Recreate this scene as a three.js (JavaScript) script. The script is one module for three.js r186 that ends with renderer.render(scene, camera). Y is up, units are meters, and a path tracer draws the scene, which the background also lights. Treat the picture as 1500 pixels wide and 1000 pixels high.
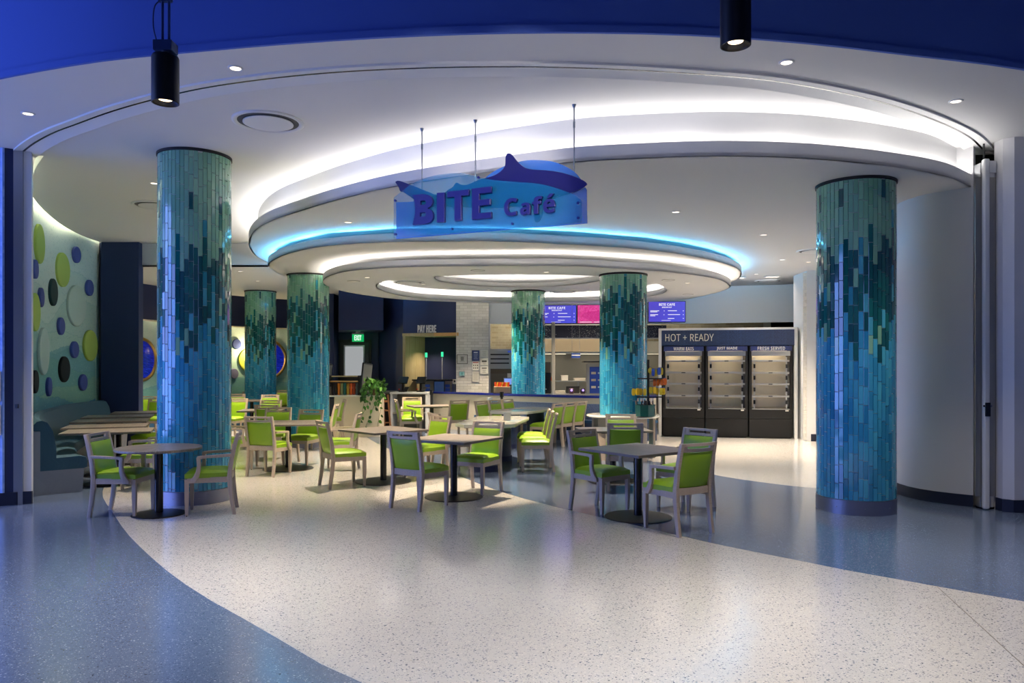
import * as THREE from 'three';
import { RoundedBoxGeometry } from 'three/addons/geometries/RoundedBoxGeometry.js';
import { mergeGeometries, mergeVertices, toCreasedNormals } from 'three/addons/utils/BufferGeometryUtils.js';
import { FontLoader } from 'three/addons/loaders/FontLoader.js';
import { TextGeometry } from 'three/addons/geometries/TextGeometry.js';
import { RectAreaLightUniformsLib } from 'three/addons/lights/RectAreaLightUniformsLib.js';

// ---------------------------------------------------------------- camera, renderer, exposure
const scene = new THREE.Scene();
scene.background = new THREE.Color(0x000000);
const F = 1100, EYE = 1.66, HORIZON = 536;                       // focal length in pixels of the 1500x1000 frame
const camera = new THREE.PerspectiveCamera(2 * Math.atan(500 / F) * 180 / Math.PI, 1.5, 0.1, 120);
camera.position.set(0, EYE, 0);
camera.setViewOffset(1500, 1000, 0, 500 - HORIZON, 1500, 1000);  // shift lens: the photograph's verticals are parallel
scene.add(camera);
const renderer = new THREE.WebGLRenderer({ antialias: true });
renderer.toneMapping = THREE.LinearToneMapping;
renderer.toneMappingExposure = 1.1;
renderer.shadowMap.enabled = true;
RectAreaLightUniformsLib.init();

// brightness of the place's light sources
const LIGHT = { windowDay: 4.8, pendant: 43, can: 50, canWarm: 85, coveOuter: 30, coveBlue: 60, coveMid: 32, coveInner: 30, coveHeart: 34, coveMural: 42, signSpot: 36, tableSpot: 95 };

// ---------------------------------------------------------------- helpers
let seed = 12345;
const rnd = () => { seed = (seed + 0x6d2b79f5) | 0; let t = Math.imul(seed ^ (seed >>> 15), 1 | seed); t = (t + Math.imul(t ^ (t >>> 7), 61 | t)) ^ t; return ((t ^ (t >>> 14)) >>> 0) / 4294967296; };
const V3 = (x, y, z) => new THREE.Vector3(x, y, z);
// plan coordinates: X to the right, D = distance from the camera (world z = -D)
const plan = (px, py, up) => { const D = F * Math.abs(up - EYE) / Math.abs(py - HORIZON); return [(px - 750) / F * D, D]; };   // pixel on a level plane at height `up`
const atD = (px, py, D) => [(px - 750) / F * D, EYE + (HORIZON - py) / F * D];                                               // pixel at a known distance -> X, height
const taken = new Map();
const numbered = (n) => { const k = taken.get(n) || 0; taken.set(n, k + 1); return k ? n + '_' + String(k).padStart(3, '0') : n; };
function shadows(o) { o.castShadow = true; o.receiveShadow = true; return o; }
function mesh(name, geo, mat, parent) { const m = shadows(new THREE.Mesh(geo, mat)); m.name = parent ? name : numbered(name); (parent || scene).add(m); return m; }
function part(name, geo, mat, parent, pos, rot) { const m = mesh(name, geo, mat, parent); if (pos) m.position.set(...pos); if (rot) m.rotation.set(...rot); return m; }
function thing(name, label, category, pos = [0, 0, 0], turn = 0, group) {
  const o = new THREE.Group(); o.name = numbered(name); o.position.set(...pos); o.rotation.y = turn;
  o.userData = { label, category }; if (group) o.userData.group = group; scene.add(o); return o;
}
function tag(o, label, category, group) { o.userData.label = label; o.userData.category = category; if (group) o.userData.group = group; return o; }
function struct(name, geo, mat, label) { const m = mesh(name, geo, mat); m.userData.kind = 'structure'; if (label) m.userData.label = label; return m; }
function structGroup(name, label) { const o = new THREE.Group(); o.name = numbered(name); o.userData.kind = 'structure'; if (label) o.userData.label = label; scene.add(o); return o; }
function dup(src, name, pos, turn, label, group) {
  const c = src.clone(); c.name = numbered(name); c.position.set(...pos); c.rotation.set(0, turn, 0); c.userData = { ...src.userData, label }; if (group) c.userData.group = group; else delete c.userData.group; scene.add(c); return c;
}
const turnTo = (deg) => Math.PI - deg * Math.PI / 180;            // deg: 0 looks away from the camera, 90 to the right, 180 to the camera
const box = (w, h, d, x = 0, y = 0, z = 0, r = 0) => { const g = r ? new RoundedBoxGeometry(w, h, d, 2, r) : new THREE.BoxGeometry(w, h, d); return g.translate(x, y, z); };
const cyl = (r0, r1, h, x = 0, y = 0, z = 0, n = 24) => new THREE.CylinderGeometry(r0, r1, h, n).translate(x, y, z);   // top radius, bottom radius
const clean = (g) => { g = g.index ? g.toNonIndexed() : g; for (const k of Object.keys(g.attributes)) if (!['position', 'normal', 'uv'].includes(k)) g.deleteAttribute(k); return g; };
const merge = (list) => mergeGeometries(list.map(clean), false);
const crease = (g, a = 0.6) => toCreasedNormals(g, a);
// extruded plan outline: pts [[X, D]...] between heights y0 and y1
function plate(pts, y0, y1, holes = []) {
  const s = new THREE.Shape(pts.map(([x, d]) => new THREE.Vector2(x, d)));
  for (const h of holes) s.holes.push(new THREE.Path(h.map(([x, d]) => new THREE.Vector2(x, d))));
  const g = new THREE.ExtrudeGeometry(s, { depth: y1 - y0, bevelEnabled: false, curveSegments: 4 });
  g.rotateX(-Math.PI / 2); g.translate(0, y0, 0); return crease(g, 0.5);
}
// profile [[u, v]...] (u sideways to the left of travel, v height) swept along plan points
function sweep(profile, path, closed = false, caps = true) {
  const n = path.length, m = profile.length, pos = [], uv = [], idx = []; let run = 0;
  for (let i = 0; i < n; i++) {
    const a = path[closed ? (i + n - 1) % n : Math.max(0, i - 1)], b = path[closed ? (i + 1) % n : Math.min(n - 1, i + 1)];
    const tx = b[0] - a[0], td = b[1] - a[1], l = Math.hypot(tx, td) || 1, nx = -td / l, nd = tx / l;
    if (i) run += Math.hypot(path[i][0] - path[i - 1][0], path[i][1] - path[i - 1][1]);
    let q = 0;
    for (let j = 0; j < m; j++) { const [u, v] = profile[j]; if (j) q += Math.hypot(u - profile[j - 1][0], v - profile[j - 1][1]); pos.push(path[i][0] + nx * u, v, -(path[i][1] + nd * u)); uv.push(run, q); }
  }
  const segs = closed ? n : n - 1;
  for (let i = 0; i < segs; i++) for (let j = 0; j < m; j++) {
    const a = i * m + j, b = i * m + (j + 1) % m, c = ((i + 1) % n) * m + j, d = ((i + 1) % n) * m + (j + 1) % m;
    idx.push(a, c, b, b, c, d);
  }
  if (!closed && caps) {
    const tri = THREE.ShapeUtils.triangulateShape(profile.map(([u, v]) => new THREE.Vector2(u, v)), []);
    for (const [a, b, c] of tri) { idx.push(a, b, c); const o = (n - 1) * m; idx.push(o + a, o + c, o + b); }
  }
  const g = new THREE.BufferGeometry();
  g.setAttribute('position', new THREE.Float32BufferAttribute(pos, 3)); g.setAttribute('uv', new THREE.Float32BufferAttribute(uv, 2)); g.setIndex(idx);
  g.computeVertexNormals(); return crease(g, 0.6);
}
const spline = (pts, n, closed = false) => new THREE.CatmullRomCurve3(pts.map(([x, d]) => V3(x, 0, d)), closed, 'centripetal').getSpacedPoints(n).slice(0, closed ? n : n + 1).map((p) => [p.x, p.z]);
const ring = (cx, cd, rx, rd, n = 64) => Array.from({ length: n }, (_, i) => { const a = i / n * 2 * Math.PI; return [cx + rx * Math.cos(a), cd + rd * Math.sin(a)]; });
const offset = (path, u, closed = false) => path.map((p, i) => { const n = path.length, a = path[closed ? (i + n - 1) % n : Math.max(0, i - 1)], b = path[closed ? (i + 1) % n : Math.min(n - 1, i + 1)], tx = b[0] - a[0], td = b[1] - a[1], l = Math.hypot(tx, td) || 1; return [p[0] - td / l * u, p[1] + tx / l * u]; });
function wallAlong(path, y0, y1, t) { return sweep([[0, y0], [0, y1], [t, y1], [t, y0]], path); }
function bar(a, b, w, h) { // box-section bar between two points
  const A = V3(...a), B = V3(...b), l = A.distanceTo(B), g = new THREE.BoxGeometry(w, h, l), q = new THREE.Quaternion().setFromUnitVectors(V3(0, 0, 1), B.clone().sub(A).normalize());
  g.applyQuaternion(q); g.translate((a[0] + b[0]) / 2, (a[1] + b[1]) / 2, (a[2] + b[2]) / 2); return g;
}
function rod(a, b, r, n = 10) { const A = V3(...a), B = V3(...b), l = A.distanceTo(B), g = new THREE.CylinderGeometry(r, r, l, n), q = new THREE.Quaternion().setFromUnitVectors(V3(0, 1, 0), B.clone().sub(A).normalize()); g.applyQuaternion(q); g.translate((a[0] + b[0]) / 2, (a[1] + b[1]) / 2, (a[2] + b[2]) / 2); return g; }
function extrude(pts, depth, bevel = 0, holes = []) {
  const s = new THREE.Shape(pts.map(([x, y]) => new THREE.Vector2(x, y))); for (const h of holes) s.holes.push(new THREE.Path(h.map(([x, y]) => new THREE.Vector2(x, y))));
  return new THREE.ExtrudeGeometry(s, { depth, bevelEnabled: bevel > 0, bevelSize: bevel, bevelThickness: bevel, bevelSegments: 2, curveSegments: 8 });
}

// ---------------------------------------------------------------- textures
function canvasTexture(w, h, draw, repeat) {
  const c = document.createElement('canvas'); c.width = w; c.height = h; const g = c.getContext('2d'); draw(g, w, h);
  const t = new THREE.CanvasTexture(c); t.colorSpace = THREE.SRGBColorSpace; t.magFilter = THREE.LinearFilter;
  if (repeat) { t.wrapS = t.wrapT = THREE.RepeatWrapping; t.repeat.set(...repeat); }
  return t;
}
function terrazzo(base, chips, count, size) {
  return canvasTexture(2048, 2048, (g, w, h) => {
    g.fillStyle = base; g.fillRect(0, 0, w, h);
    for (let k = 0; k < count; k++) {
      const [colour, big] = chips[Math.floor(rnd() * chips.length)], x = rnd() * w, y = rnd() * h, r = (0.5 + rnd() * rnd() * 1.6) * size * big, n = 4 + Math.floor(rnd() * 3), a0 = rnd() * 6.28;
      g.fillStyle = colour; g.globalAlpha = 0.55 + rnd() * 0.45; g.beginPath();
      for (let i = 0; i < n; i++) { const a = a0 + i / n * 6.283, q = r * (0.6 + rnd() * 0.6); g.lineTo(x + q * Math.cos(a), y + q * Math.sin(a) * 0.8); }
      g.fill();
    }
    g.globalAlpha = 1;
  }, [1 / 2.6, 1 / 2.6]);
}
function woodTexture(base, dark, repeat, strength = 0.5) {
  return canvasTexture(512, 512, (g, w, h) => {
    g.fillStyle = base; g.fillRect(0, 0, w, h);
    for (let k = 0; k < 900; k++) { g.globalAlpha = (0.05 + rnd() * 0.16) * strength * 2; g.fillStyle = rnd() < 0.6 ? dark : '#ffffff'; const x = rnd() * w, y = rnd() * h, l = 60 + rnd() * 260; g.fillRect(x, y, 0.6 + rnd() * 1.6, l); if (y + l > h) g.fillRect(x, y - h, 1, l); }
    g.globalAlpha = 1;
  }, repeat);
}
function mosaicTexture(base, colours, cell, repeat) {   // tiny mosaic chips, too small to tell apart in the photograph
  return canvasTexture(512, 512, (g, w, h) => {
    g.fillStyle = base; g.fillRect(0, 0, w, h);
    for (let y = 0; y < h; y += cell) for (let x = 0; x < w; x += cell) { g.fillStyle = colours[Math.floor(rnd() * colours.length)]; g.fillRect(x + 0.6, y + 0.6, cell - 1.2, cell - 1.2); }
  }, repeat);
}
const fabricTexture = (base, light, dark) => canvasTexture(256, 256, (g, w, h) => {
  g.fillStyle = base; g.fillRect(0, 0, w, h);
  for (let k = 0; k < 9000; k++) { g.globalAlpha = 0.1 + rnd() * 0.15; g.fillStyle = rnd() < 0.5 ? light : dark; const x = rnd() * w, y = rnd() * h; if (rnd() < 0.5) g.fillRect(x, y, 5, 1); else g.fillRect(x, y, 1, 5); }
  g.globalAlpha = 1;
}, [3, 3]);

// ---------------------------------------------------------------- materials
const std = (color, roughness = 0.6, more = {}) => new THREE.MeshStandardMaterial({ color, roughness, ...more });
const phys = (color, roughness, more = {}) => new THREE.MeshPhysicalMaterial({ color, roughness, ...more });
const metal = (color, roughness = 0.35) => new THREE.MeshStandardMaterial({ color, roughness, metalness: 1 });
const glow = (color, k) => new THREE.MeshStandardMaterial({ color: 0x222222, emissive: color, emissiveIntensity: k, roughness: 0.6 });
const M = {
  ceiling: std('#cfd0d2', 0.9), white: std('#d6d8da', 0.7), wallWhite: phys('#d0d1d4', 0.42, { clearcoat: 0.25, clearcoatRoughness: 0.3 }),
  navy: std('#1c2c58', 0.65), navyDark: std('#15204a', 0.65), navyBase: std('#161f38', 0.5), blueBulk: std('#4c6cc4', 0.85), black: std('#08090b', 0.6), blackGloss: std('#101114', 0.25),
  steel: metal('#b9bab8', 0.32), steelBrushed: metal('#a8a69e', 0.42), alu: metal('#b4b6b9', 0.4), chrome: metal('#c9cbd0', 0.15), brass: metal('#b59a5e', 0.4), rodMetal: metal('#7f8896', 0.4),
  ash: std('#ffffff', 0.5, { map: woodTexture('#b3a392', '#7d6d5c', [2, 2], 0.45) }), tableWood: std('#ffffff', 0.38, { map: woodTexture('#7f766c', '#544b42', [1.2, 1.2], 0.55) }),
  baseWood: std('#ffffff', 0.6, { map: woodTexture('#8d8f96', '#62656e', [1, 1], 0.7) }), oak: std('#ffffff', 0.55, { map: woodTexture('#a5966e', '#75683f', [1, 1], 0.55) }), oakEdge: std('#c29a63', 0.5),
  lime: phys('#86ad1d', 0.42, { sheen: 0.2, sheenColor: new THREE.Color('#cfe26a'), sheenRoughness: 0.5 }),
  banquette: std('#ffffff', 0.75, { map: fabricTexture('#35586a', '#5b8290', '#1d3644') }), banquetteBlue: std('#ffffff', 0.7, { map: fabricTexture('#1f4a72', '#3a6a94', '#12304e') }),
  stone: phys('#d4d3c6', 0.18, { clearcoat: 0.6, clearcoatRoughness: 0.1 }), cream: std('#d8cfb8', 0.55), blueCap: phys('#1c2f9a', 0.25, { clearcoat: 0.5 }),
  mosaicDark: std('#ffffff', 0.35, { map: mosaicTexture('#8a94a4', ['#0e1f44', '#14284f', '#0b1836', '#1c3560', '#101e3e'], 16, [4, 4]) }),
  mosaicHeader: std('#ffffff', 0.4, { map: mosaicTexture('#22304e', ['#16254a', '#1d2f58', '#26406c', '#131f3d', '#3b5684', '#1a2b52'], 8, [3, 3]) }),
  mosaicBooth: std('#ffffff', 0.4, { map: mosaicTexture('#8d96aa', ['#4a6190', '#7488b0', '#3b5080', '#94a4c2', '#566c9a'], 8, [3, 3]) }),
  grout: std('#bccbc9', 0.9), plinth: metal('#8f92a6', 0.45), paper: std('#e6e4de', 0.8), leaf: std('#3f7a2a', 0.5), leafDark: std('#234f1c', 0.5), terracotta: std('#5a4a38', 0.8),
};
M.floorLight = phys('#ffffff', 0.18, { map: terrazzo('#c6c3be', [['#4d5666', 1.1], ['#26345a', 1.1], ['#7a7e86', 1], ['#e2ddd2', 1.2], ['#dcd7cc', 1.3], ['#b7b2a8', 1.2], ['#7a7f8c', 0.9]], 42000, 3.1), clearcoat: 0.35, clearcoatRoughness: 0.12 });
M.floorBlue = phys('#ffffff', 0.2, { map: terrazzo('#5a6a86', [['#3a4866', 1], ['#8d9cb2', 1], ['#b9c2cd', 0.9], ['#44546f', 1.2], ['#6a7a96', 1.3], ['#2c3954', 1], ['#dfe2e4', 0.6]], 52000, 3.0), clearcoat: 0.35, clearcoatRoughness: 0.12 });

// ================================================================ SETTING
const CEIL = 4.26, LOW = 3.77, MID = 3.55, DROP = 3.31;
const pxPlan = (list, up) => list.map(([x, y]) => plan(x, y, up));
function areaLight(color, intensity, w, h, pos, target, up = [0, 1, 0]) {
  const l = new THREE.RectAreaLight(color, intensity, w, h); l.name = numbered('area_light'); l.position.set(...pos); l.up.set(...up); l.lookAt(...target); scene.add(l); return l;
}
function spot(color, intensity, pos, target, angle, penumbra = 0.6, radius = 2) {
  const s = new THREE.SpotLight(color, intensity, 0, angle, penumbra, 2); s.name = numbered('spot_light'); s.position.set(...pos); s.target.position.set(...target); s.castShadow = true; s.shadow.radius = radius; scene.add(s); scene.add(s.target); return s;
}
// light strip laid in a cove along a plan path: a glowing strip and area lights of the same size just above it
function cove(parent, path, u, y, color, intensity, { closed = false, chunk = 3.2, step = 1.0, out = 0, width = 0.05 } = {}) {
  const line = offset(path, u, closed), pts = closed ? [...line, line[0]] : line, mat = glow(color, 1.2);
  let a = 0, len = 0;
  for (let i = 1; i < pts.length; i++) {
    len += Math.hypot(pts[i][0] - pts[i - 1][0], pts[i][1] - pts[i - 1][1]);
    if (len > chunk || i === pts.length - 1) { const seg = pts.slice(a, i + 1); if (seg.length > 1) mesh('led_strip_light', sweep([[-width / 2, y - 0.012], [-width / 2, y], [width / 2, y], [width / 2, y - 0.012]], seg), mat, parent); a = i; len = 0; }
  }
  let acc = 0, from = pts[0];
  for (let i = 1; i < pts.length; i++) {
    acc += Math.hypot(pts[i][0] - pts[i - 1][0], pts[i][1] - pts[i - 1][1]);
    if (acc >= step || i === pts.length - 1) {
      const to = pts[i], dx = to[0] - from[0], dd = to[1] - from[1], l = Math.hypot(dx, dd); if (l < 0.05) continue;
      const c = [(from[0] + to[0]) / 2, (from[1] + to[1]) / 2], nx = -dd / l, nd = dx / l;
      areaLight(color, intensity, l, width, [c[0], y + 0.006, -c[1]], [c[0] + nx * out, y + 1, -(c[1] + nd * out)], [nx, 0, -nd]); from = to; acc = 0;
    }
  }
}

// ---- floor
const floor = struct('floor', plate([[-13, -7], [13, -7], [13, 27], [-13, 27]], -0.12, 0), M.floorBlue, 'polished blue-grey terrazzo floor');
const bandR = spline([[12, 2.6], [6.2, 4.0], ...pxPlan([[1500, 881], [1370, 858], [1250, 837], [1150, 817], [1050, 797], [900, 762], [812, 742], [740, 722], [706, 710], [670, 696]], 0), [-1.8, 13.5], [-3.0, 16.4], [-4.0, 19.5]], 60);
const bandL = spline([[-9.3, 19], [-7.2, 14], ...pxPlan([[150, 722], [165, 750], [187, 782], [215, 810], [250, 840], [300, 874], [375, 916], [450, 960], [525, 1000]], 0), [0.4, 3.2], [3, 1.9], [12, -0.5]], 60);
struct('floor', plate([...bandR, ...bandL], -0.05, 0.0015), M.floorLight, 'sweeping cream terrazzo band in the floor');
const creamEdge = spline([[5.2, 9.7], ...pxPlan([[1195, 715], [1168, 712.4], [1108, 705], [1051, 696], [987, 681]], 0), [1.9, 14.2], [1.9, 16.8]], 30);
struct('floor', plate([...creamEdge, [2.6, 18.4], [7, 17.6], [7, 12]], -0.05, 0.0015), M.floorLight, 'cream terrazzo in front of the hot food cabinets');

{ const a = plan(1372, 858.5, 0), b = plan(1560, 1030, 0), l = Math.hypot(b[0] - a[0], b[1] - a[1]), nx = -(b[1] - a[1]) / l * 0.003, nd = (b[0] - a[0]) / l * 0.003; struct('trim_7', plate([[a[0] - nx, a[1] - nd], [b[0] - nx, b[1] - nd], [b[0] + nx, b[1] + nd], [a[0] + nx, a[1] + nd]], 0, 0.0025), std('#6f6a60', 0.5), 'thin metal divider strip in the cream terrazzo'); }

// ---- upper ceiling, its curved front edge and the blue bulkhead above it
const frontEdge = spline([[-11.8, 9.2], [-8.2, 8.3], ...pxPlan([[0, 116], [150, 90], [257, 79], [500, 59.3], [750, 49], [1000, 51.7], [1167, 63], [1333, 81.7], [1500, 103]], CEIL), [8.0, 8.0], [11.8, 8.9]], 70);
const muralEdge = spline(pxPlan([[64, 228], [52, 247], [47, 270], [48, 287], [70, 313], [97, 333], [125, 347], [155, 357]], CEIL), 30);
const ceil = struct('ceiling', plate([...frontEdge, [11.8, 16], [8, 26], [-10, 26], [-10, 16.05], ...[...muralEdge].reverse(), [-6.1, 9.3], [-11.8, 9.5]], CEIL, CEIL + 0.14), M.ceiling, 'white plaster ceiling of the cafe front');
struct('wall_front', sweep([[-0.015, CEIL + 0.056], [-0.015, 6.5], [0.12, 6.5], [0.12, CEIL + 0.14], [-0.002, CEIL + 0.14], [-0.002, CEIL + 0.056]], frontEdge), M.blueBulk, 'curved blue bulkhead above the cafe opening');
struct('trim_1', sweep([[-0.001, CEIL - 0.004], [-0.001, CEIL + 0.055], [-0.03, CEIL + 0.055], [-0.03, CEIL - 0.004]], frontEdge), M.blueBulk, 'thin blue edge trim of the bulkhead');

// ---- lower ceiling with its light trough
const lowArc = spline([...pxPlan([[1436, 279], [1424.8, 274.8], [1380, 256.6], [1300, 243], [1200, 232.5], [1104, 228.4], [1032, 228.2], [936, 231.3], [840, 236.8], [700, 254], [580, 272.4], [520, 285.6], [474.4, 297.6], [436, 309.6], [397.6, 322.8], [378.4, 333.6], [368.8, 343.2], [364.5, 353], [366.4, 364.8], [376, 375.6], [391.6, 384]], LOW), [-4.95, 15.95]], 90);
const heart = [0.15, 16.2, 1.8];
const low = struct('ceiling', plate([...lowArc, [-9.9, 15.95], [-9.9, 26], [8, 26], [7.6, 16], [5.9, 9.2]], LOW, LOW + 0.035, [ring(heart[0], heart[1], 2.25, 2.25, 60)]), M.ceiling, 'large curved lower ceiling disc');
mesh('fascia', sweep([[0, LOW], [0, LOW + 0.15], [-0.03, LOW + 0.15], [-0.03, LOW]], lowArc), M.ceiling, low);
mesh('trough_wall', sweep([[-0.15, LOW + 0.03], [-0.15, CEIL], [-0.19, CEIL], [-0.19, LOW + 0.03]], lowArc), M.ceiling, low);
mesh('drop_face', wallAlong([[-4.95, 15.95], [-9.9, 15.95]], LOW, CEIL, -0.05), M.ceiling, low);
mesh('cavity_wall', sweep([[-0.02, LOW], [-0.02, LOW + 0.13], [0, LOW + 0.13], [0, LOW]], ring(heart[0], heart[1], 2.25, 2.25, 60), true), M.ceiling, low); mesh('cavity_top', plate(ring(heart[0], heart[1], 2.3, 2.3, 60), LOW + 0.12, LOW + 0.15), M.ceiling, low);
cove(low, lowArc, -0.085, LOW + 0.12, '#fff8f0', LIGHT.coveOuter, { step: 0.9, out: 0.35 });

// ---- middle disc (blue edge light) with the round opening, and the lowest ring
const discMid = spline([...pxPlan([[1070, 414], [1086, 399], [1060, 385], [1000, 372.4], [920, 363], [820, 357], [720, 353], [640, 353.6], [580, 354], [517.6, 356.9], [460, 362.4], [419.2, 372], [397.6, 381.6], [392.3, 387.5], [397, 394], [420, 405.6]], MID), [-4.5, 18.0], [-2.6, 20.0], [0, 20.7], [2.6, 20.2], [4.4, 18.9]], 100, true);
const heartRing = ring(heart[0], heart[1], heart[2], heart[2], 60);
const mid = struct('ceiling', plate(discMid, MID, MID + 0.035, [heartRing]), M.ceiling, 'middle ceiling disc with blue edge light');
mesh('fascia', sweep([[0, MID], [0, MID + 0.125], [-0.03, MID + 0.125], [-0.03, MID]], discMid, true), M.ceiling, mid);
mesh('opening_lip', sweep([[0, MID], [0, MID + 0.11], [-0.03, MID + 0.11], [-0.03, MID]], heartRing, true), M.ceiling, mid);
mesh('hanger_ring', sweep([[-0.45, MID + 0.03], [-0.45, LOW], [-0.49, LOW], [-0.49, MID + 0.03]], discMid, true), M.ceiling, mid);
cove(mid, discMid, -0.06, MID + 0.122, '#5cc4ff', LIGHT.coveBlue, { closed: true, step: 0.9, out: 1.4 });
cove(mid, heartRing, -0.2, MID + 0.07, '#fff4e6', LIGHT.coveHeart, { closed: true, step: 0.8, out: -0.2 });

const discLow = spline([...pxPlan([[1069.6, 417.5], [1040, 406], [960, 396.5], [900, 393], [840, 389.6], [720, 389.4], [594.4, 391.2], [517.6, 396], [484, 403], [473, 412], [478, 418], [503.8, 427], [540, 433], [596, 439], [750, 444], [940, 442.5], [1000, 438.5], [1040, 431], [1066, 423]], DROP)], 110, true);
const ringOpen = spline(pxPlan([[976, 426], [955, 413.5], [900, 406], [830, 402.6], [720, 402], [640, 404.5], [580, 408.5], [560, 413], [552, 418.5], [560, 425.5], [604, 435.4], [670, 439.6], [760, 442], [880, 440.5], [950, 434]], DROP), 80, true);
const drop = struct('ceiling', plate(discLow, DROP, DROP + 0.035, [ringOpen]), M.ceiling, 'lowest ceiling ring over the dining area');
mesh('fascia', sweep([[0, DROP], [0, DROP + 0.12], [-0.03, DROP + 0.12], [-0.03, DROP]], discLow, true), M.ceiling, drop);
mesh('opening_lip', sweep([[0, DROP], [0, DROP + 0.12], [0.03, DROP + 0.12], [0.03, DROP]], ringOpen, true), M.ceiling, drop);
mesh('hanger_ring', sweep([[0.27, DROP + 0.03], [0.27, MID], [0.29, MID], [0.29, DROP + 0.03]], ringOpen, true), M.ceiling, drop);
cove(drop, discLow, -0.12, DROP + 0.075, '#fff3e2', LIGHT.coveMid, { closed: true, step: 0.9, out: 0.3 });
cove(drop, ringOpen, 0.12, DROP + 0.075, '#fff4e6', LIGHT.coveInner, { closed: true, step: 0.9 });

// ---- corridor shell in front of the cafe
struct('ceiling', plate([[-12, -7], [12, -7], [12, 9.6], [-12, 9.6]], 6.5, 6.6), M.navyDark, 'dark corridor ceiling');
struct('wall_back', plate([[-12, -7], [12, -7], [12, -6.8], [-12, -6.8]], 0, 6.5), M.white, 'corridor wall behind the camera');
struct('wall_right', plate([[12, -7], [12.2, -7], [12.2, 9], [12, 9]], 0, 6.5), M.white);
struct('wall_left', plate([[-12.2, -7], [-12, -7], [-12, 9.6], [-12.2, 9.6]], 0, 6.5), M.navy);
{ // tall window at the left end of the corridor
  const w = structGroup('window_1', 'tall blue-lit window at the corridor end'); const d0 = 1.0, d1 = 8.6, y0 = 0.2, y1 = 5.4, n = 5;
  for (let k = 0; k < n; k++) { const a = d0 + (d1 - d0) * k / n, b = d0 + (d1 - d0) * (k + 1) / n; mesh('pane', box(0.02, y1 - y0, b - a - 0.08, -11.96, (y0 + y1) / 2, -(a + b) / 2), glow('#7f9dff', 1.6), w); }
  for (let k = 0; k <= n; k++) { const d = d0 + (d1 - d0) * k / n; mesh('mullion', box(0.08, y1 - y0 + 0.1, 0.08, -11.93, (y0 + y1) / 2, -d), M.alu, w); }
  for (const y of [y0, y1]) mesh('frame', box(0.08, 0.1, d1 - d0 + 0.1, -11.93, y, -(d0 + d1) / 2), M.alu, w);
  areaLight('#84a0ff', LIGHT.windowDay, d1 - d0, y1 - y0, [-11.85, (y0 + y1) / 2, -(d0 + d1) / 2], [0, (y0 + y1) / 2, -(d0 + d1) / 2]);
}

// ---- left portal: panel wall, folding door jamb
struct('wall_left', plate([[-6.05, 8.95], [-5.97, 9.0], [-5.97, 9.25], [-6.35, 9.5], [-12, 10.2], [-12, 9.35]], 0, CEIL), M.navy, 'navy end wall beside the cafe opening');
const panelMat = std('#ffffff', 0.5, { map: canvasTexture(512, 512, (g, w, h) => {
  g.fillStyle = '#8fb2f2'; g.fillRect(0, 0, w, h);
  for (let k = 0; k < 60; k++) { g.strokeStyle = ['#a9c6f8', '#6f95e0', '#c0d6fb', '#5f86d6'][k % 4]; g.globalAlpha = 0.35; g.lineWidth = 2 + rnd() * 10; g.beginPath(); const y = rnd() * h; g.moveTo(0, y); g.bezierCurveTo(w * 0.3, y - 90 * rnd(), w * 0.6, y + 110 * rnd(), w, y - 40 + 80 * rnd()); g.stroke(); } g.globalAlpha = 1;
}, [0.5, 0.25]) });
struct('trim_2', plate([[-6.06, 8.93], [-6.045, 8.945], [-11.9, 9.35], [-11.9, 9.33]], 0.13, CEIL), panelMat, 'light blue wave print on the corridor wall');
struct('baseboard_left', plate([[-6.08, 8.91], [-5.93, 8.98], [-5.93, 9.02], [-6.05, 8.97], [-11.9, 9.36], [-11.9, 9.31]], 0, 0.15), M.navyBase);
struct('trim_3', plate([[-5.97, 8.99], [-5.885, 9.03], [-5.885, 9.1], [-5.97, 9.06]], 0, CEIL), M.alu, 'aluminium jamb of the folding door');
struct('trim_4', plate([[-5.885, 9.05], [-5.81, 9.08], [-5.84, 9.16], [-5.885, 9.14]], 0, CEIL), M.white, 'white door pocket panel');
struct('baseboard_left', plate([[-5.89, 9.03], [-5.8, 9.065], [-5.8, 9.09], [-5.89, 9.06]], 0, 0.15), M.navyBase);
{ const h = thing('jamb_strike_plate', 'small dark strike plate on the left aluminium door jamb', 'plate', [-5.927, 1.18, -8.985]); part('plate', box(0.035, 0.05, 0.02), M.blackGloss, h); }
{ // brochure holders on the light blue panel at the frame's left edge
  for (const y of [1.42, 1.02]) {
    const h = thing('brochure_holder', y > 1.2 ? 'upper clear brochure holder on the blue wave wall' : 'lower clear brochure holder on the blue wave wall', 'holder', [-6.22, y, -8.91], 0);
    part('back_plate', box(0.3, 0.36, 0.012), M.paper, h); part('pocket', box(0.3, 0.2, 0.03, 0, -0.08, 0.03), phys('#ffffff', 0.1, { transmission: 0.9 }), h);
    part('leaflet', box(0.24, 0.3, 0.008, 0, 0.01, 0.018), M.paper, h); for (const s of [-1, 1]) part('standoff', cyl(0.012, 0.012, 0.03, s * 0.13, 0.16, 0.01, 10).rotateX(0), M.blackGloss, h);
  }
}

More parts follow.
